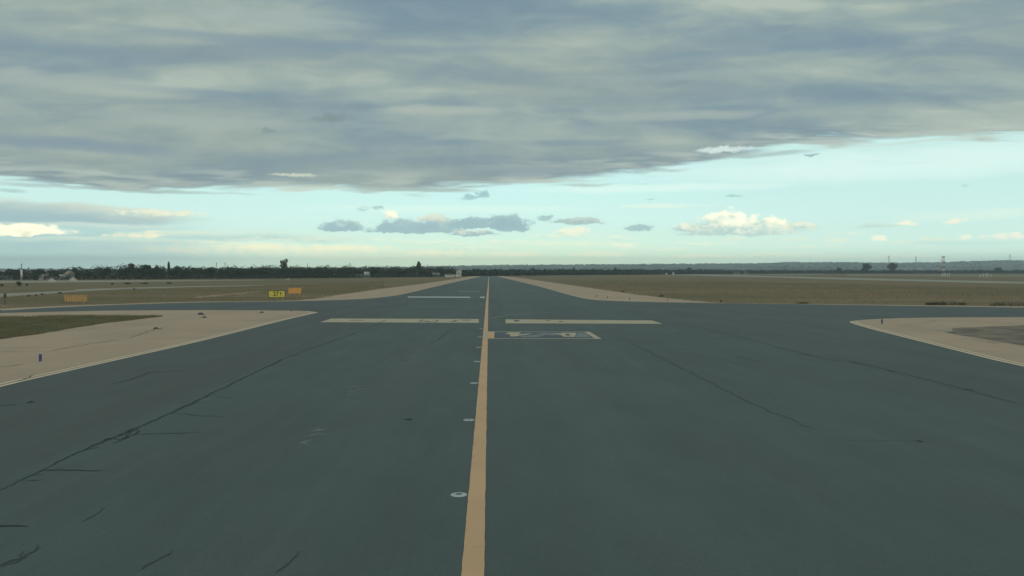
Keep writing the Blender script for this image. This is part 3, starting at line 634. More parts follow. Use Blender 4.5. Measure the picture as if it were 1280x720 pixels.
T = [('tree', 'round', 15, 440, 336.0, 7, 'small round tree above the left end of the tree belt beside the thin mast'),
     ('tree', 'round', 91, 452, 333.6, 12, 'broad tree rising above the white houses in the left tree belt'),
     ('tree', 'round', 134, 460, 332.6, 9, 'round crowned tree on the left shoulder of the highest stretch of the belt'),
     ('pine_tree', 'umbrella', 164, 462, 329.0, 9, 'dark domed tree left of the two flat topped ones on the belt crest'),
     ('pine_tree', 'umbrella', 183, 465, 330.8, 14, 'flat topped umbrella shaped tree just left of a square crowned one'),
     ('tree', 'round', 195, 466, 329.2, 8, 'tall square crowned tree between the flat topped tree and the cypress'),
     ('cypress_tree', 'cypress', 211, 470, 327.4, 3.2, 'slim pointed cypress standing above the tree belt'),
     ('tree', 'round', 223, 472, 330.4, 13, 'wide dome shaped tree immediately right of the slim cypress'),
     ('tree', 'round', 263, 490, 332.6, 18, 'low wide crown on the belt left of the two thin poles'),
     ('tree', 'round', 286, 498, 331.4, 6, 'small peaked tree just right of the two thin poles'),
     ('tree', 'round', 315, 510, 331.8, 6, 'small rounded crown left of the tall ragged tree'),
     ('eucalyptus_tree', 'ragged', 355, 540, 324.6, 11, 'tall ragged tree sticking well above the belt beyond the yellow sign'),
     ('tree', 'round', 363.5, 545, 331.2, 5, 'small crown tucked against the right side of the tall ragged tree'),
     ('tree', 'round', 387, 560, 332.0, 8, 'low rounded tree beside the single thin pole in the middle of the belt'),
     ('tree', 'round', 429, 600, 332.0, 7, 'rounded tree in the belt left of the white box building'),
     ('tree', 'round', 443, 605, 332.8, 8, 'wide low crown in the belt above a long grey wall'),
     ('tree', 'round', 468, 615, 332.2, 6, 'small crown in the belt right of the white box building'),
     ('conifer_tree', 'peak', 523.5, 640, 327.6, 14, 'dark peaked tree standing out near the right end of the left belt'),
     ('tree', 'round', 667, 850, 333.6, 5, 'small round tree in the tree line just right of the taxiway end'),
     ('tree', 'round', 717, 930, 333.4, 5.5, 'dome shaped tree in the line beyond the right hand shoulder'),
     ('tree', 'round', 769, 1000, 333.2, 6, 'dark round tree in the line beyond the brown field'),
     ('tree', 'round', 861, 1240, 333.4, 7, 'dark flat dome tree in the line left of the white antenna posts'),
     ('tree', 'round', 1049, 1500, 333.3, 7, 'low dome shaped tree left of the two big round ones'),
     ('tree', 'dome', 1083, 1440, 328.0, 13, 'left one of the two big dark round trees against the hills'),
     ('tree', 'dome', 1115, 1440, 327.6, 15, 'right one of the two big dark round trees against the hills'),
     ('tree', 'dome', 1248, 1440, 333.9, 11, 'wide low dark clump tree near the right edge below the hills')]
for nm, k, px, dd, tr, w, lb in T: tree(nm, k, px, dd, tr, w, lb, G1)
# bushes in the left field
GB = 'bushes dotted over the left field'
for px, py, w, hpx, lb in ((25, 358.0, 9, 8, 'biggest dark bush in the left field left of the sand heaps'), (3, 358.2, 6, 4, 'dark bush at the very left edge of the field'), (33.5, 357.8, 4.5, 4, 'small bush just right of the biggest bush in the left field'),
                           (36, 371, 5, 3.2, 'leftmost low bush on the verge of the pale service road'), (44, 370, 4, 2.6, 'second low bush along the pale service road'), (52, 368.8, 5, 2.6, 'third low bush along the pale service road'), (76, 367.0, 8, 2.4, 'flat wide bush along the pale service road near the ochre sign back'),
                           (168, 362.2, 3.4, 2.6, 'small round bush beside the far end of the pale service road'), (161, 355.3, 12, 2.2, 'low dark bush on the grass beyond the pale service road'), (180, 355.2, 14, 2.0, 'flat dark bush right of a similar one beyond the service road'), (212, 355.0, 8, 2.4, 'dark bush furthest right beyond the service road'),
                           (139, 355.6, 7, 2.0, 'thin low bush furthest left of those beyond the service road')):
    b = G(px, py); tree('bush', 'bush', px, b.y, py-hpx, w, lb, GB, cat='bush')
for px, py, w, hpx, lb in ((901, 377.8, 3.5, 2.8, 'tiny green shrub at the edge of the right hand taxiway'), (1002, 379.4, 22, 0.9, 'thin dark strip of weeds on the right hand verge'), (780, 365.2, 8, 1.4, 'weed tuft at the outer edge of the right shoulder'),
                           (826, 370.6, 9, 1.4, 'weed tuft near the outer tip of the right shoulder')):
    b = G(px, py); tree('shrub', 'bush', px, b.y, py-hpx, w, lb, 'weeds along the right verge', cat='shrub')
P = []
for x0, x1, y0, hmax in ((1160, 1206, 381.3, 0.42), (1236, 1330, 382.2, 0.6)):
    for k in range(60):
        px = random.uniform(x0, x1); b = G(px, y0+random.uniform(-.4, .3)); e = min(px-x0, x1-px)/(x1-x0)*2
        P.append(ellipsoid_pts((b.x, b.y, 0.15), (0.5, 0.4, 0.8*hmax*(0.4+0.6*min(1, e*2))), 26, 0.1))
tag(link('verge_weeds', quads_mesh('verge_weeds', leafquads(np.concatenate(P), 0.07)), M['scrub']), 'dark green weeds growing along the right verge of the crossing taxiway', 'weeds', kind='stuff')

# grass tufts on the island and rough verge
def blades(name, poly, n, h, m, label, clump=True):
    xs = [p.x for p in poly]; ys = [p.y for p in poly]; poly = [(p.x, p.y) for p in poly]
    def inside(x, y):
        c = False; j = len(poly)-1
        for i in range(len(poly)):
            if (poly[i][1] > y) != (poly[j][1] > y) and x < (poly[j][0]-poly[i][0])*(y-poly[i][1])/(poly[j][1]-poly[i][1])+poly[i][0]: c = not c
            j = i
        return c
    V = []; F_ = []
    k = 0; tries = 0
    while k < n and tries < n*12:
        tries += 1
        x = random.uniform(min(xs), max(xs)); y = random.uniform(min(ys), max(ys))
        if not inside(x, y): continue
        if clump and mnoise.noise(Vector((x*0.3, y*0.3, 2)))+random.uniform(-.35, .6) < 0: continue
        k += 1; a = random.uniform(0, 6.28); hh = h*random.uniform(0.4, 1.2); w = 0.018; lx, ly = random.uniform(-.4, .4)*hh, random.uniform(-.4, .4)*hh
        b = len(V); V += [(x-math.cos(a)*w, y-math.sin(a)*w, 0.04), (x+math.cos(a)*w, y+math.sin(a)*w, 0.04), (x+lx, y+ly, 0.04+hh)]; F_.append((b, b+1, b+2))
    me = bpy.data.meshes.new(name); me.from_pydata(V, [], F_)
    return tag(link(name, me, m), label, 'grass', kind='stuff')
blades('grass', gi, 42000, 0.20, leaf_mat('grass_blades', (0.105, 0.098, 0.052, 1), (0.150, 0.130, 0.075, 1), 0.3), 'short green grass on the island between the left taxiway edges')
vergeL = g([(-40, 380.5), (150, 379.4), (345, 375.6), (382, 374.4), (480, 360), (480, 352), (200, 362), (-40, 372)])
blades('grass', vergeL, 30000, 0.30, leaf_mat('verge_blades', (0.120, 0.092, 0.052, 1), (0.175, 0.130, 0.080, 1), 0.1), 'dry grass of the verge beyond the crossing taxiway on the left')
vergeR = g([(700, 352), (815, 369.8), (905, 378.2), (1060, 379.6), (1320, 382.5), (1320, 362), (900, 352)])
blades('grass', vergeR, 45000, 0.30, bpy.data.materials['verge_blades'], 'dry brownish grass of the field beyond the taxiway on the right')

# ---------------------------------------------------------------- painted markings
ZM = 0.0345
def strip(name, pts, w, z, m, kind='structure', wfun=None):
    pts = [Vector(p[:2]) for p in pts]; mb = MB(); vs = []
    for i, p in enumerate(pts):
        a = pts[max(0, i-1)]; b = pts[min(len(pts)-1, i+1)]; d = (b-a).normalized(); n = Vector((-d.y, d.x))
        ww = (wfun(i/(len(pts)-1)) if wfun else 1)*w/2
        vs += [(p.x+n.x*ww, p.y+n.y*ww, z), (p.x-n.x*ww, p.y-n.y*ww, z)]
    mb.add(vs, [(2*i, 2*i+1, 2*i+3, 2*i+2) for i in range(len(pts)-1)])
    return tag(mb.build(name, m), kind=kind)
LW = 0.345; CX = -0.245
strip('centre_line', [(CX+0.012*mnoise.fractal(Vector((k*0.19, 0, 3)), 1, 2, 3), 4+k*0.2) for k in range(280)]+[(CX, 62), (CX, 120), (CX+0.1, 250), (CX+0.2, 700)], LW, ZM, M['yellow'], wfun=lambda u: 1+0.05*mnoise.noise(Vector((u*900, 0, 1))))
0 and strip('centre_line_border', [(CX-LW/2-0.03, -20), (CX-LW/2-0.03, 60), (CX-LW/2-0.03, 120)], 0.06, ZM-0.002, M['thin'])
# the two long bars either side of the centre line
sheet('pattern_bar', g([(400, 403.2), (414, 398.6), (598.5, 399.2), (598.5, 404.0)]), ZM+0.001, M['yellow2'])
sheet('pattern_bar', g([(632, 399.6), (632, 404.6), (828, 405.2), (815, 401.0)]), ZM+0.001, M['yellow2'])
zz = ZM+0.005
for L in ([(522, 402.6), (527, 400.4), (530, 400.2), (526, 401.6), (534, 401.6), (538, 402.8), (545, 402.4), (546, 400.2), (548, 400.2), (546, 403), (536, 403.2), (530, 402)],
          [(436, 400.6), (456, 400.5), (456, 401.0), (436, 401.1)], [(474, 403.6), (482, 400.0), (483.4, 400.0), (476, 403.6)], [(563, 402.6), (570, 400.6), (572, 400.8), (568, 402.8)],
          [(643, 400.4), (649, 400.4), (649, 402.2), (642.5, 402.2)], [(682, 400.8), (688, 400.9), (688, 401.7), (682, 401.5)], [(698, 402), (704, 402), (703, 403), (698.5, 402.8)], [(578, 400.2), (588, 400.3), (588, 401), (578, 400.9)]):
    sheet('worn_lettering', g(L), zz, M['black'])
# framed marking to the right of the centre line
sheet('position_marking', g([(607, 414.9), (737, 415.2), (752, 424.2), (606, 423.9)]), ZM+0.001, M['yellow2'])
sheet('position_marking_panel', g([(618.4, 415.35), (730.5, 415.6), (743.4, 423.6), (617.8, 423.4)]), ZM+0.005, M['black'])
for L, m_ in (([(632, 417.4), (637, 415.95), (651, 416.2), (650, 417.6), (648, 417.8), (649, 418.6), (653, 418.2), (666, 417.2), (660, 418.8), (650, 420), (646, 421.2), (638, 421.4), (637, 418.4), (632, 418.2)], M['yellow2']),
              ([(688, 416.9), (700, 417.6), (703, 416.6), (720.5, 416.6), (718.5, 421.8), (705, 421.6), (702, 419.8)], M['yellow2']),
              ([(722, 417), (731, 416.6), (738, 422.4), (719.6, 422.4)], M['scuff'])):
    sheet('worn_lettering', g(L), ZM+0.009, m_)
sheet('worn_lettering', g([(650, 420.6), (676, 418.6), (684, 419), (672, 422), (652, 422.2)]), ZM+0.0085, M['scuff'])
sheet('worn_lettering', g([(668, 417), (686, 416.8), (698, 419.2), (690, 420)]), ZM+0.0085, M['scuff'])
sheet('worn_lettering', g([(707, 417.8), (712, 418.4), (713, 420.2), (707, 420.2)]), ZM+0.013, M['black'])
sheet('position_marking_foot', g([(610, 415.2), (617.6, 415.2), (617.2, 423.6), (610, 423.6)]), ZM+0.012, M['yellow'])
# bars further off
sheet('far_bar', g([(509.5, 371.0), (588, 371.2), (588, 372.2), (510, 371.9)]), ZM+0.001, M['white'])
sheet('far_bar', g([(600, 371.2), (606, 371.2), (606, 372.5), (600, 372.4)]), ZM+0.001, M['white'])
sheet('far_bar', g([(572, 363.8), (600, 363.9), (600, 364.5), (573, 364.5)]), ZM+0.001, M['thin'])
# curved lead lines
strip('lead_line', smooth(g([(612.5, 398.4), (626, 395.6), (640, 393.8), (665, 391.6), (700, 389.9)]), 2), 0.14, ZM+0.001, M['thin'])
strip('lead_line', smooth(g([(605.5, 388.6), (596, 387.3), (580, 385.8), (560, 384.6), (520, 383)]), 2), 0.14, ZM+0.001, M['thin'])
# double edge lines round the islands
def offset(pts, d):
    o = []
    for i, p in enumerate(pts):
        a = pts[max(0, i-1)]; b = pts[min(len(pts)-1, i+1)]; t_ = (b-a).normalized(); o.append(p+Vector((-t_.y, t_.x))*d)
    return o
loopL = li_low[:-1]+[G(397.5, 391.2).to_2d()]+li_top[:4]
strip('edge_line', offset(loopL, 0.09), 0.18, 0.042, M['cream']); strip('edge_line', offset(loopL, 0.50), 0.15, 0.042, M['cream'])
loopR = ri_low[:-1]+[G(1061.6, 402.9).to_2d()]+ri_top
strip('edge_line', offset(loopR, -0.10), 0.20, 0.042, M['cream']); strip('edge_line', offset(loopR[:-8], -0.55), 0.15, 0.042, M['cream'])
strip('edge_line', offset(left_top, 0.25), 0.25, 0.034, M['cream']); strip('edge_line', offset(right_top, -0.25), 0.25, 0.034, M['cream'])

# ---------------------------------------------------------------- cracks, stains, scuffs
CRN = [0]
def crack(pts, w, m, jag=0.05, step=0.35, z=0.0335, seed=0, wv=0.5):
    w *= 1.45; jag *= 1.5; CRN[0] += 1; z = z+0.00012*CRN[0]
    pts = [Vector(p[:2]) for p in pts]; o = []
    for a, b in zip(pts[:-1], pts[1:]):
        n = max(2, int((b-a).length/step)); d = (b-a).normalized(); pn = Vector((-d.y, d.x))
        for k in range(n):
            p = a.lerp(b, k/n); o.append(p+pn*(mnoise.fractal(Vector((p.x*1.1, p.y*1.1, seed)), 1, 2, 4)*jag*2+random.uniform(-1, 1)*jag*0.6))
    o.append(pts[-1]); n = len(o)
    return strip('crack', o, w, z, m, wfun=lambda u: max(0.12, (1-wv)+wv*2*(0.5+mnoise.noise(Vector((u*n*0.45, seed*3.1, 0))))) * min(1, 0.15+8*u, 0.15+8*(1-u)))
main = [(-60, 642), (0, 615), (60, 585), (120, 557), (165, 539.5), (215, 517), (250, 500), (300, 475.5), (352, 450), (400, 432), (440, 418.5), (470, 406), (490, 398)]
crack(g(main), 0.064, M['tar'], 0.022, 0.14, seed=1)
for k in range(26):                      # crumbled short branches off the long seam
    u = random.random()*(len(main)-1); i_ = int(u); a_ = G(*main[i_]).lerp(G(*main[i_+1]), u-i_).to_2d(); an = random.uniform(-0.6, 0.9)+(3.14 if random.random() < 0.4 else 0); L_ = random.uniform(0.12, 0.6)
    crack([a_, a_+Vector((math.cos(an), math.sin(an)*1.6))*L_], 0.022, M['tar'], 0.03, 0.1, z=0.0345, seed=k+60)
crack(g([(115, 561), (135, 549), (150, 551), (168, 540), (172, 545), (158, 551), (140, 556)]), 0.03, M['tar'], 0.05, 0.15, z=0.0345, seed=2)
crack(g([(150, 547), (165, 537), (176, 539)]), 0.03, M['tar'], 0.03, 0.15, z=0.0355, seed=12)
crack(g([(225, 514), (235, 508), (246, 505)]), 0.035, M['tar'], 0.04, 0.2, z=0.0345, seed=3)
crack(g([(330, 461), (345, 455), (352, 451)]), 0.07, M['tar'], 0.05, 0.3, z=0.0345, seed=4)
for L, w, m_ in (([(52, 591), (85, 589.5), (128, 590)], 0.035, 'tar'), ([(162, 544.5), (205, 543.5), (250, 542)], 0.03, 'tar'), ([(214, 518), (250, 521), (285, 522)], 0.03, 'tar2'), ([(262, 494), (290, 499)], 0.025, 'tar2'),
                 ([(-30, 660), (0, 660), (36, 660.5)], 0.035, 'tar'), ([(100, 655), (115, 647), (132, 636)], 0.02, 'tar2'), ([(-20, 722), (5, 706), (22, 700), (36, 692), (47, 683)], 0.035, 'tar2'), ([(0, 712), (18, 706), (32, 690)], 0.025, 'tar2'),
                 ([(141, 481), (160, 476), (175, 471), (190, 466.5)], 0.06, 'tar'), ([(178, 467), (200, 466), (235, 464)], 0.045, 'tar2'), ([(-10, 510), (10, 507), (22, 508)], 0.06, 'tar2'), ([(34, 505), (40, 502.5), (46, 504)], 0.09, 'tar'),
                 ([(350, 719), (362, 706), (375, 696), (383, 692)], 0.02, 'tar2'), ([(180, 715), (200, 700), (215, 690)], 0.03, 'tar2'),
                 ([(785, 427.5), (800, 434), (822, 446)], 0.07, 'tar3'), ([(822, 446), (850, 460), (890, 480), (930, 500), (975, 520), (1020, 538)], 0.05, 'tar3'),
                 ([(846, 404), (870, 408), (905, 417), (935, 424)], 0.10, 'tar3'), ([(935, 424), (976, 436), (1010, 444), (1050, 452)], 0.07, 'tar3'), ([(1050, 451), (1066, 453), (1085, 457), (1125, 467)], 0.07, 'tar3'), ([(1125, 467), (1205, 487), (1280, 508)], 0.06, 'tar3'),
                 ([(1055, 551), (1072, 552), (1100, 552.5), (1160, 553)], 0.015, 'tar3'), ([(920, 446), (945, 452), (960, 453)], 0.06, 'tar3'), ([(840, 416), (856, 420)], 0.12, 'tar3'), ([(535, 432), (550, 424), (565, 412)], 0.05, 'tar3'), ([(500, 452), (520, 451)], 0.04, 'tar3')):
    crack(g(L), w, M[m_], 0.05, 0.16, z=0.0335, seed=random.random()*50)
for L in ([(-20, 462), (5, 459), (30, 456)], [(20, 478), (34, 473), (42, 470)], [(160, 424), (195, 411.5), (215, 408)], [(60, 440), (110, 431), (150, 425)], [(1190, 425), (1215, 424), (1250, 431)], [(1120, 408), (1150, 405), (1175, 401)]):
    crack(g(L), 0.05, M['stain'], 0.06, 0.2, z=0.041, seed=L[0][0])
def blob(name, px, py, rx, ry, m, z=0.0335, seed=0):
    c = G(px, py); pts = []
    for k in range(18):
        a = 2*math.pi*k/18; r = 1+0.45*mnoise.noise(Vector((math.cos(a)*1.4, math.sin(a)*1.4, seed+px)))
        pts.append((c.x+math.cos(a)*rx*r, c.y+math.sin(a)*ry*r))
    return sheet(name, pts, z, m)
for px, py, rx, ry in ((1066, 452.7, .12, .28), (1074.5, 455.2, .2, .26), (1114, 465, .13, .22), (1210, 488, .17, .22), (976, 436, .17, .35), (1009, 444, .25, .3), (511, 525.5, .13, .16), (1150, 553, .08, .12)):
    blob('patch', px, py, rx, ry, M['tar'], 0.0345)
P = []
for cx, cy, sx, sy, n in ((484, 451, 10, 5, 14), (520, 436, 26, 10, 16), (440, 488, 10, 8, 14), (430, 496, 8, 8, 8), (385, 545, 6, 8, 8), (500, 445, 40, 20, 8), (372, 556, 3, 2, 3)):
    for _ in range(n):
        px, py = random.gauss(cx, sx/2), random.gauss(cy, sy/2)
        a = G(px, py); L = random.uniform(0.2, 0.9); an = random.uniform(0.3, 1.2)
        b = a.to_2d()+Vector((math.cos(an), math.sin(an)))*L; P.append((a.to_2d(), b))
mb = MB()
for a, b in P:
    d = (b-a).normalized(); n_ = Vector((-d.y, d.x))*random.uniform(0.02, 0.05); m_ = (a+b)/2
    mb.add([(a.x, a.y, 0.0335), (m_.x+n_.x, m_.y+n_.y, 0.0335), (b.x, b.y, 0.0335), (m_.x-n_.x, m_.y-n_.y, 0.0335)], [(0, 1, 2, 3)])
tag(mb.build('scuff_marks', M['scuff']), kind='structure')

# ---------------------------------------------------------------- inset centreline lights
def inset_light():
    o = empty('inset_light')
    MB().lathe([(0.17, 0.0), (0.17, 0.004), (0.135, 0.014), (0.075, 0.018), (0.075, 0.010)], n=28).build('ring', M['lamp'], o)
    mb = MB().lathe([(0.074, 0.004), (0.074, 0.0125), (0.05, 0.013)], n=20); mb.build('lens', M['well'], o)
    return o
def copy_tree(o):
    c = o.copy(); COL.objects.link(c)
    for ch in o.children:
        d = ch.copy(); COL.objects.link(d); d.parent = c
    return c
lamps = [(573.5, 620.3), (586, 526.2), (592.5, 479.8), (596, 452.8), (598.5, 434.8), (600, 421.6), (601.5, 411.4)]
ordn = ['nearest flush round light left of the centre line, open ringed top', 'second nearest flush light left of the centre line', 'third flush light left of the centre line counting from the camera', 'fourth flush light left of the centre line counting from the camera',
        'fifth flush light left of the centre line counting from the camera', 'flush light left of the centre line level with the framed marking', 'furthest flush light left of the centre line just before the long bars']
pr = inset_light()
for i, (px, py) in enumerate(lamps):
    o = pr if i == 0 else copy_tree(pr)
    p = G(px, py); o.location = (p.x, p.y, 0.031); tag(o, ordn[i], 'runway light', 'flush lights along the centre line')

# ---------------------------------------------------------------- blue edge markers
def marker():
    o = empty('edge_marker')
    MB().lathe([(0.10, 0), (0.10, 0.02), (0.045, 0.04), (0.04, 0.10)], n=16).build('base', M['cap'], o)
    MB().lathe([(0.052, 0.10), (0.058, 0.11), (0.058, 0.44), (0.052, 0.45)], n=16).build('sleeve', M['blue'], o)
    MB().lathe([(0.050, 0.45), (0.050, 0.47), (0.03, 0.50), (0.005, 0.51)], n=16).build('cap', M['cap'], o)
    return o
mk = marker()
mks = [(50.5, 454.8, 1.0, 'blue cylindrical edge marker on the tan paving at lower left'), (1102.5, 406.2, 1.0, 'dark edge marker near the tip of the right hand paved island'), (364, 390.2, 0.75, 'small dark edge marker near the tip of the left paved island'),
       (745.5, 371.8, 0.8, 'leftmost dark edge marker on the far right shoulder'), (759.5, 373.4, 0.8, 'second dark edge marker from the left on the far right shoulder'), (787, 375.4, 0.8, 'third dark edge marker from the left on the far right shoulder'), (834.5, 376.2, 0.8, 'rightmost dark edge marker on the far right shoulder'),
       (247, 387.4, 0.5, 'tiny edge marker on the upper rim of the left paved island')]
for i, (px, py, s_, lb) in enumerate(mks):
    o = mk if i == 0 else copy_tree(mk); p = G(px, py); o.location = (p.x, p.y, 0.03); o.scale = (s_*1.15, s_*1.15, s_)
    tag(o, lb, 'edge marker', 'edge markers beside the taxiway')
# dark low things lying on the left island: elevated lamp stubs
def stub():
    o = empty('lamp_base')
    MB().lathe([(0.22, 0), (0.22, 0.05), (0.16, 0.09), (0.16, 0.13), (0.09, 0.16)], n=18).build('housing', M['darksteel'], o)
    MB().box((0.33, 0.05, 0.02), (0.36, 0.07, 0.03)).build('conduit', M['darksteel'], o)
    return o
sb = stub()
for i, (px, py, s_, lb) in enumerate([(195, 411.8, 0.9, 'dark low lamp base nearest the blue marker on the left island'), (251, 393.8, 1.4, 'dark low lamp base near the upper rim of the left island'), (255.5, 397.6, 0.9, 'smaller dark lamp base just below another on the left island'), (327.5, 391.3, 0.9, 'dark low lamp base near the tip of the left island')]):
    o = sb if i == 0 else copy_tree(sb); p = G(px, py); o.location = (p.x, p.y, 0.037); o.scale = (s_,)*3; o.rotation_euler.z = i*1.3
    tag(o, lb, 'lamp base', 'lamp bases on the left island')

# ---------------------------------------------------------------- signs
def text_mesh(s, size, thick=0.0):
    cu = bpy.data.curves.new('lettering', 'FONT'); cu.body = s; cu.size = size; cu.align_x = 'CENTER'; cu.align_y = 'CENTER'; cu.extrude = 0.006; cu.offset = thick
    o = bpy.data.objects.new('tmp', cu); COL.objects.link(o); bpy.context.view_layer.update()
    me = bpy.data.meshes.new_from_object(o.evaluated_get(bpy.context.evaluated_depsgraph_get())); bpy.data.objects.remove(o); return me
def sign(name, px, pybase, pybot, pytop, wpx, face, label, text=False, ribs=0, cat='sign', rz=0.0):
    p = G(px, pybase); D = p.y; w = wpx/F*D; zt = (pybase-pytop)/F*D; zb = (pybase-pybot)/F*D; h = zt-zb
    o = empty(name, (p.x, p.y, 0), rz)
    MB().box((0, 0, zb+h/2), (w, 0.16, h)).build('panel', face, o, 0.015)
    fr = MB()
    for zz_, hh in ((zt+0.03, 0.06), (zb-0.03, 0.06)): fr.box((0, 0, zz_), (w+0.12, 0.20, hh))
    for sx in (-1, 1): fr.box((sx*(w/2+0.03), 0, zb+h/2), (0.06, 0.20, h))
    fr.build('frame', M['ink'] if text else face, o)
    for sx in ((-0.36, 0.0, 0.36) if w > 2 else (-0.36, 0.36)):
        l_ = MB().tube((sx*w, 0, -0.02), (sx*w, 0, zb-0.061), 0.04); l_.box((sx*w, 0, 0.015), (0.2, 0.2, 0.05)); l_.build('leg', M['steel'], o)
    if ribs:
        for k in range(ribs):
            x = (k+0.5)/ribs*w-w/2
            MB().box((x, -0.10, zb+h/2-0.04), (0.16, 0.06, h+0.14)).build('rib', M['signo3'], o)
    if text:
        for s_, x in (('2', -0.15*w), ('7', 0.03*w)):
            me = text_mesh(s_, h*0.98, 0.012); t_ = link('numeral', me, M['ink'], o); t_.rotation_euler = (R(90), 0, 0); t_.location = (x, -0.088, zb+h/2)
        a = MB(); x = 0.24*w; zc = zb+h/2
        a.add([(x-0.15, -0.088, zc+0.02), (x+0.15, -0.088, zc+0.02), (x, -0.088, zc+0.34), (x-0.15, -0.098, zc+0.02), (x+0.15, -0.098, zc+0.02), (x, -0.098, zc+0.34)], [(0, 1, 2), (5, 4, 3), (0, 3, 4, 1), (1, 4, 5, 2), (2, 5, 3, 0)])
        a.box((x, -0.093, zc-0.14), (0.07, 0.01, 0.31)); a.build('arrow', M['ink'], o)
    return tag(o, label, cat)
sign('taxiway_sign', 346.2, 374.2, 371.4, 363.6, 19.6, M['signy'], 'yellow sign with a black 27 and arrow on the left grass verge', text=True)
sign('sign_back', 368.6, 368.6, 366.6, 360.2, 15, M['signo'], 'orange back of a low sign behind and right of the yellow sign')
sign('sign_back', 95, 378.6, 376.2, 369.4, 27, M['signo2'], 'wide ochre ribbed sign back standing in the grass at far left', ribs=9)
# post at the far left
p = G(6.3, 382.5); o = empty('post', p); MB().tube((0, 0, -0.02), (0, 0, 1.75), 0.06, 0.045).build('shaft', M['bark'], o)
MB().box((0, 0, 1.35), (0.34, 0.08, 0.55)).build('plate', M['darksteel'], o, 0.01); MB().box((0, 0, 0.03), (0.3, 0.3, 0.06)).build('footing', M['concrete'], o)
tag(o, 'thin brown post with a small dark plate at the left edge of the grass', 'post')

# ---------------------------------------------------------------- far masts, antennas, poles
def mast(px, dist, toprow, label):
    p = PT(px, dist); h = ZH(toprow, dist); o = empty('lattice_mast', p); b = 0.9; n = 8
    for k in range(n):
        z0, z1 = h*k/n, h*(k+1)/n; s = MB()
        for sx, sy in ((-1, -1), (1, -1), (1, 1), (-1, 1)):
            s.tube((sx*b, sy*b, z0), (sx*b, sy*b, z1), 0.13, n=6); s.tube((sx*b, sy*b, z0+0.1), (-sy*b, sx*b, z1-0.1), 0.07, n=5); s.tube((sx*b, sy*b, z1-0.1), (-sy*b, sx*b, z1-0.1), 0.07, n=5)
        s.build('section', M['red'] if k % 2 else M['wplas'], o)
    for z_, w_ in ((h+0.1, 3.2), (h*0.74, 3.6)): MB().box((0, 0, z_), (w_, 2.6, 0.2)).build('platform', M['steel'], o)
    MB().lathe([(0.1, 0), (0.9, 0.3), (0.9, 0.5), (0.1, 0.7)], (-1.9, 0, h*0.76)).build('antenna_drum', M['steel'], o)
    MB().box((-2.4, 0, h*0.66), (1.6, 1.2, 1.2)).build('equipment_box', M['steel'], o)
    return tag(o, label, 'mast')
mast(1179, 760, 320.5, 'tall red and white lattice mast on the far right of the airfield')
def pylon(px, dist, toprow, label, arms=2):
    x = (px-611)/F*dist; zb = hill_h(x, dist); p = Vector((x, dist, zb-0.5)); h = ZH(toprow, dist)-zb; o = empty('power_pylon', p); s = MB()
    b = h*0.09; t_ = b*0.25
    for sx, sy in ((-1, -1), (1, -1), (1, 1), (-1, 1)):
        s.tube((sx*b, sy*b, 0), (sx*t_, sy*t_, h), 0.45, 0.3, 5)
        for k in range(6):
            f0, f1 = k/6, (k+1)/6; r0 = b+(t_-b)*f0; r1 = b+(t_-b)*f1
            s.tube((sx*r0, sy*r0, h*f0), (-sy*r1, sx*r1, h*f1), 0.2, n=4)
    s.build('tower', M['steel'], o)
    for k in range(arms):
        z = h*(0.92-0.16*k); w = h*(0.13+0.04*k); MB().tube((-w, 0, z), (w, 0, z), 0.4, n=5).build('crossarm', M['steel'], o)
    return tag(o, label, 'pylon', 'power pylons on the hills')
pylon(1117.5, 3300, 319.5, 'lattice power pylon right behind the two big round trees')
pylon(1152.5, 3600, 320.5, 'slim power pylon between the round trees and the red and white mast', 1)
pylon(1274, 4300, 317.5, 'power pylon on the hilltop near the right edge of the picture')
def pole(px, dist, toprow, label, r=0.14, name='utility_pole'):
    p = PT(px, dist); h = ZH(toprow, dist); o = empty(name, p)
    MB().tube((0, 0, 0), (0, 0, h), r*1.4, r*0.8).build('shaft', M['darksteel'], o); MB().box((0, 0, h-0.6), (1.2, 0.12, 0.12)).build('crossbar', M['darksteel'], o)
    return tag(o, label, 'pole', 'thin poles above the tree belt')
pole(270.5, 480, 328.4, 'left one of two thin poles above the tree belt right of the cypress'); pole(281.5, 485, 328.6, 'right one of two thin poles above the tree belt right of the cypress')
pole(384.5, 540, 329.2, 'single thin pole above the belt right of the tall ragged tree'); pole(410, 560, 330.8, 'short thin pole above the belt left of the white box building'); pole(534.5, 620, 330.5, 'short thin pole just right of the dark peaked tree')
o = pole(27, 434, 330, 'tall grey mast rising from a white base at the left end of the belt', 0.16, 'radio_mast')
MB().box((0, 0, ZH(337.5, 434)/2), (0.8, 0.8, ZH(337.5, 434))).build('base', M['wplas'], o, 0.05)
def antenna(px, dist, hpx, label, group, wide=False):
    p = PT(px, dist); h = hpx/F*dist; o = empty('antenna_post', p)
    MB().tube((0, 0, 0), (0, 0, h), 0.22, 0.18, 8).build('post', M['wplas'], o)
    MB().box((0, 0, h+0.2), (1.1 if wide else 0.7, 0.6, 0.5)).build('head', M['wplas'], o, 0.03)
    return tag(o, label, 'antenna', group)
GA = 'white antenna posts in the middle distance'
for px, lb in ((918.5, 'leftmost of five white antenna posts by the far runway'), (921.5, 'second from left of five white antenna posts by the far runway'), (924, 'middle one of five white antenna posts by the far runway'), (930.5, 'fourth from left of five white antenna posts by the far runway'), (933.5, 'rightmost of five white antenna posts by the far runway')):
    antenna(px, 860, 4.2, lb, GA)
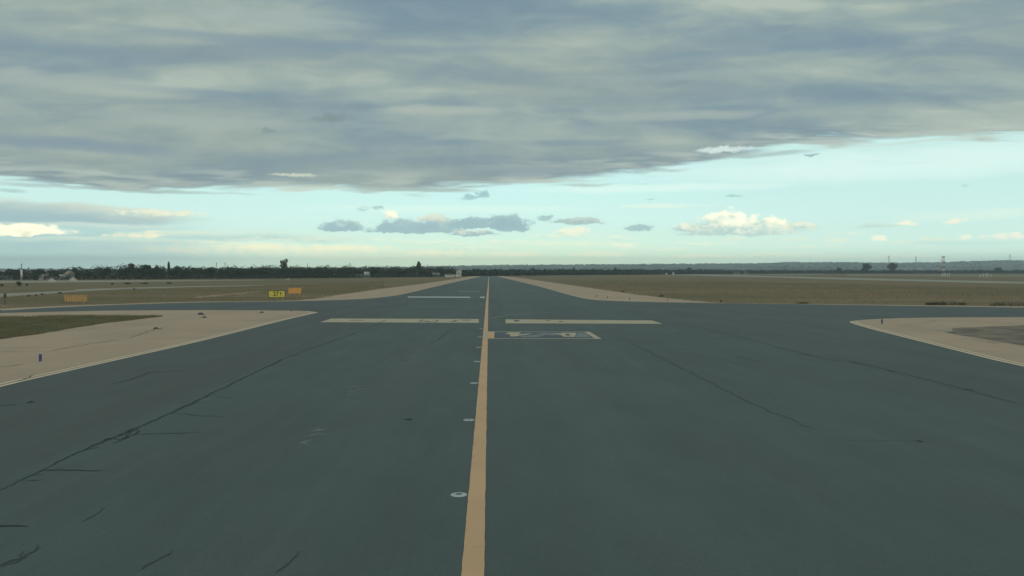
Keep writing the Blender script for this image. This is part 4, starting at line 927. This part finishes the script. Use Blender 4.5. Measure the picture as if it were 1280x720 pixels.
for px, hp, lb in ((1177.5, 3.6, 'thin white antenna post directly left of the mast foot'), (1181.5, 4.4, 'white antenna post just right of the mast foot'), (1184.6, 4.2, 'white antenna post furthest right but one beside the mast'), (1187, 4.2, 'white antenna post furthest right beside the mast')):
    antenna(px, 620, hp, lb, 'white posts at the foot of the mast')
for k, (px, hp) in enumerate(((1225, 2.4), (1229, 4.2), (1232.5, 3.8), (1235, 3.8), (1239, 2.4))):
    antenna(px, 590, hp, ('leftmost', 'second from left', 'middle', 'second from right', 'rightmost')[k]+' of the white equipment posts near the right edge', 'white equipment posts near the right edge', True)

# ---------------------------------------------------------------- far buildings, heaps
def house(name, px, dist, wpx, hpx, roof, wm, label, depth=7.0, win=2, z0=0.0, rz=0.0, cat='house'):
    p = PT(px, dist, z0); w = wpx/F*dist; h = hpx/F*dist; o = empty(name, p, rz)
    wh = h*0.62 if roof == 'gable' else h*0.93
    MB().box((0, 0, wh/2), (w, depth, wh)).build('wall', wm, o)
    if roof == 'gable':
        y = depth/2+0.4; x = w/2+0.3
        MB().add([(-x, -y, wh), (x, -y, wh), (x, y, wh), (-x, y, wh), (-x, 0, h), (x, 0, h)], [(0, 1, 5, 4), (2, 3, 4, 5), (0, 4, 3), (1, 2, 5), (0, 3, 2, 1)]).build('roof', M['roofr'], o)
    else:
        MB().box((0, 0, wh+h*0.035), (w+0.4, depth+0.4, h*0.07)).build('roof', M['roofg'] if wm is not M['wall'] else M['wall'], o)
    for k in range(win):
        x = (k+1)/(win+2)*w-w/2; MB().box((x, -depth/2-0.03, wh*0.55), (min(1.1, w*0.12), 0.08, wh*0.28)).build('window', M['glass'], o)
    MB().box(((win+1)/(win+2)*w-w/2, -depth/2-0.03, wh*0.33), (min(1.2, w*0.14), 0.08, wh*0.64)).build('door', M['darksteel'], o)
    return tag(o, label, cat)
house('house', 80, 440, 3, 6.5, 'flat', M['wall'], 'left one of two small white houses below the broad tree')
house('house', 83.6, 440, 2.4, 6.2, 'flat', M['wall'], 'right one of two small white houses below the broad tree')
house('house', 87, 441, 4, 11, 'gable', M['wallg'], 'greyish gabled house beside the two small white houses')
house('house', 55, 437, 4, 6.6, 'gable', M['wall'], 'tiny white gabled house in front of the belt left of the sand heaps')
house('barn', 70, 439, 14, 3.6, 'flat', M['wallg'], 'long low grey shed in front of the left belt', cat='shed')
house('barn', 2, 428, 17, 5.2, 'flat', M['wallg'], 'low pale roofed shed at the left edge of the belt', cat='shed')
house('house', 458.5, 572, 5.0, 7.4, 'flat', M['wall'], 'small white box building in front of the middle of the belt')
house('wall_building', 447, 577, 30, 4.4, 'flat', M['wallg'], 'long low grey building left of and behind the white box', cat='building', win=6)
house('house', 517.5, 624, 10, 5.8, 'flat', M['wallg'], 'low grey building below the dark peaked tree')
house('house', 536.5, 642, 11, 9.6, 'gable', M['wallg'], 'large gabled farm building right of the dark peaked tree', 12, 4)
house('house', 545.5, 634, 9, 5.2, 'flat', M['wallg'], 'grey flat building left of the long white shed')
house('shed', 564, 635, 15, 2.9, 'flat', M['wall'], 'long low white shed near the left end of the taxiway', cat='shed', win=4)
house('house', 573.6, 660, 6, 8.2, 'flat', M['wall'], 'pale square building beside the long white shed')
house('house', 502, 632, 6, 5, 'flat', M['wallg'], 'small grey outbuilding left of the dark peaked tree')
house('kiosk', 841.7, 960, 2.0, 3.4, 'flat', M['wall'], 'tiny white hut at the edge of the far brown field', 2, 1, cat='hut')
house('kiosk', 832.8, 980, 1.6, 2.6, 'flat', M['wall'], 'tinier white hut left of another on the far brown field', 2, 1, cat='hut')
house('shed', 360, 420, 3.0, 1.6, 'flat', M['wall'], 'tiny white hut on the grass edge below the tall ragged tree', 2, 1, cat='hut')
def heap(px, py, wpx, hpx, label):
    p = G(px, py); D = p.y; r = wpx/F*D/2; h = hpx/F*D; n, k = 36, 12; v = []; f = []
    for j in range(k+1):
        u = j/k
        for i in range(n):
            a = 2*math.pi*i/n; rr = r*u*(1+0.08*mnoise.noise(Vector((math.cos(a), math.sin(a), px)))); z = h*(1-u)**0.9*(1+0.1*mnoise.noise(Vector((math.cos(a)*u*3, math.sin(a)*u*3, 5)))) if u < 1 else -0.05
            v.append((rr*math.cos(a), rr*math.sin(a), z))
    for j in range(k):
        for i in range(n): f.append((j*n+i, j*n+(i+1) % n, (j+1)*n+(i+1) % n, (j+1)*n+i))
    me = bpy.data.meshes.new('sand_heap'); me.from_pydata(v, [], f)
    o = link('sand_heap', me, M['sand']); o.location = p; return tag(o, label, 'sand heap', 'sand heaps in the left field')
heap(64.5, 352.6, 14, 5.2, 'wider flatter sand heap in the left field nearer the biggest bush')
heap(91.5, 351.0, 11, 5.0, 'smaller paler sand heap in front of the left belt')

# ---------------------------------------------------------------- haze
x0, x1, y0, y1, z0, z1 = -7600, 7600, -600, 7600, -1.8, 125
me = MB().box(((x0+x1)/2, (y0+y1)/2, (z0+z1)/2), (x1-x0, y1-y0, z1-z0)).mesh('haze')
hm = bpy.data.materials.new('haze'); hm.use_nodes = True; t = NT(hm.node_tree); t.n.clear()
ho = t.node('ShaderNodeOutputMaterial'); pv = t.node('ShaderNodeVolumePrincipled'); pv.inputs['Color'].default_value = (0.78, 0.91, 0.98, 1)
pv.inputs['Density'].default_value = 0.00016; pv.inputs['Anisotropy'].default_value = 0.3; t.l.new(pv.outputs[0], ho.inputs['Volume'])
tag(link('haze', me, hm), 'thin pale haze over the airfield and hills', 'haze', kind='stuff')
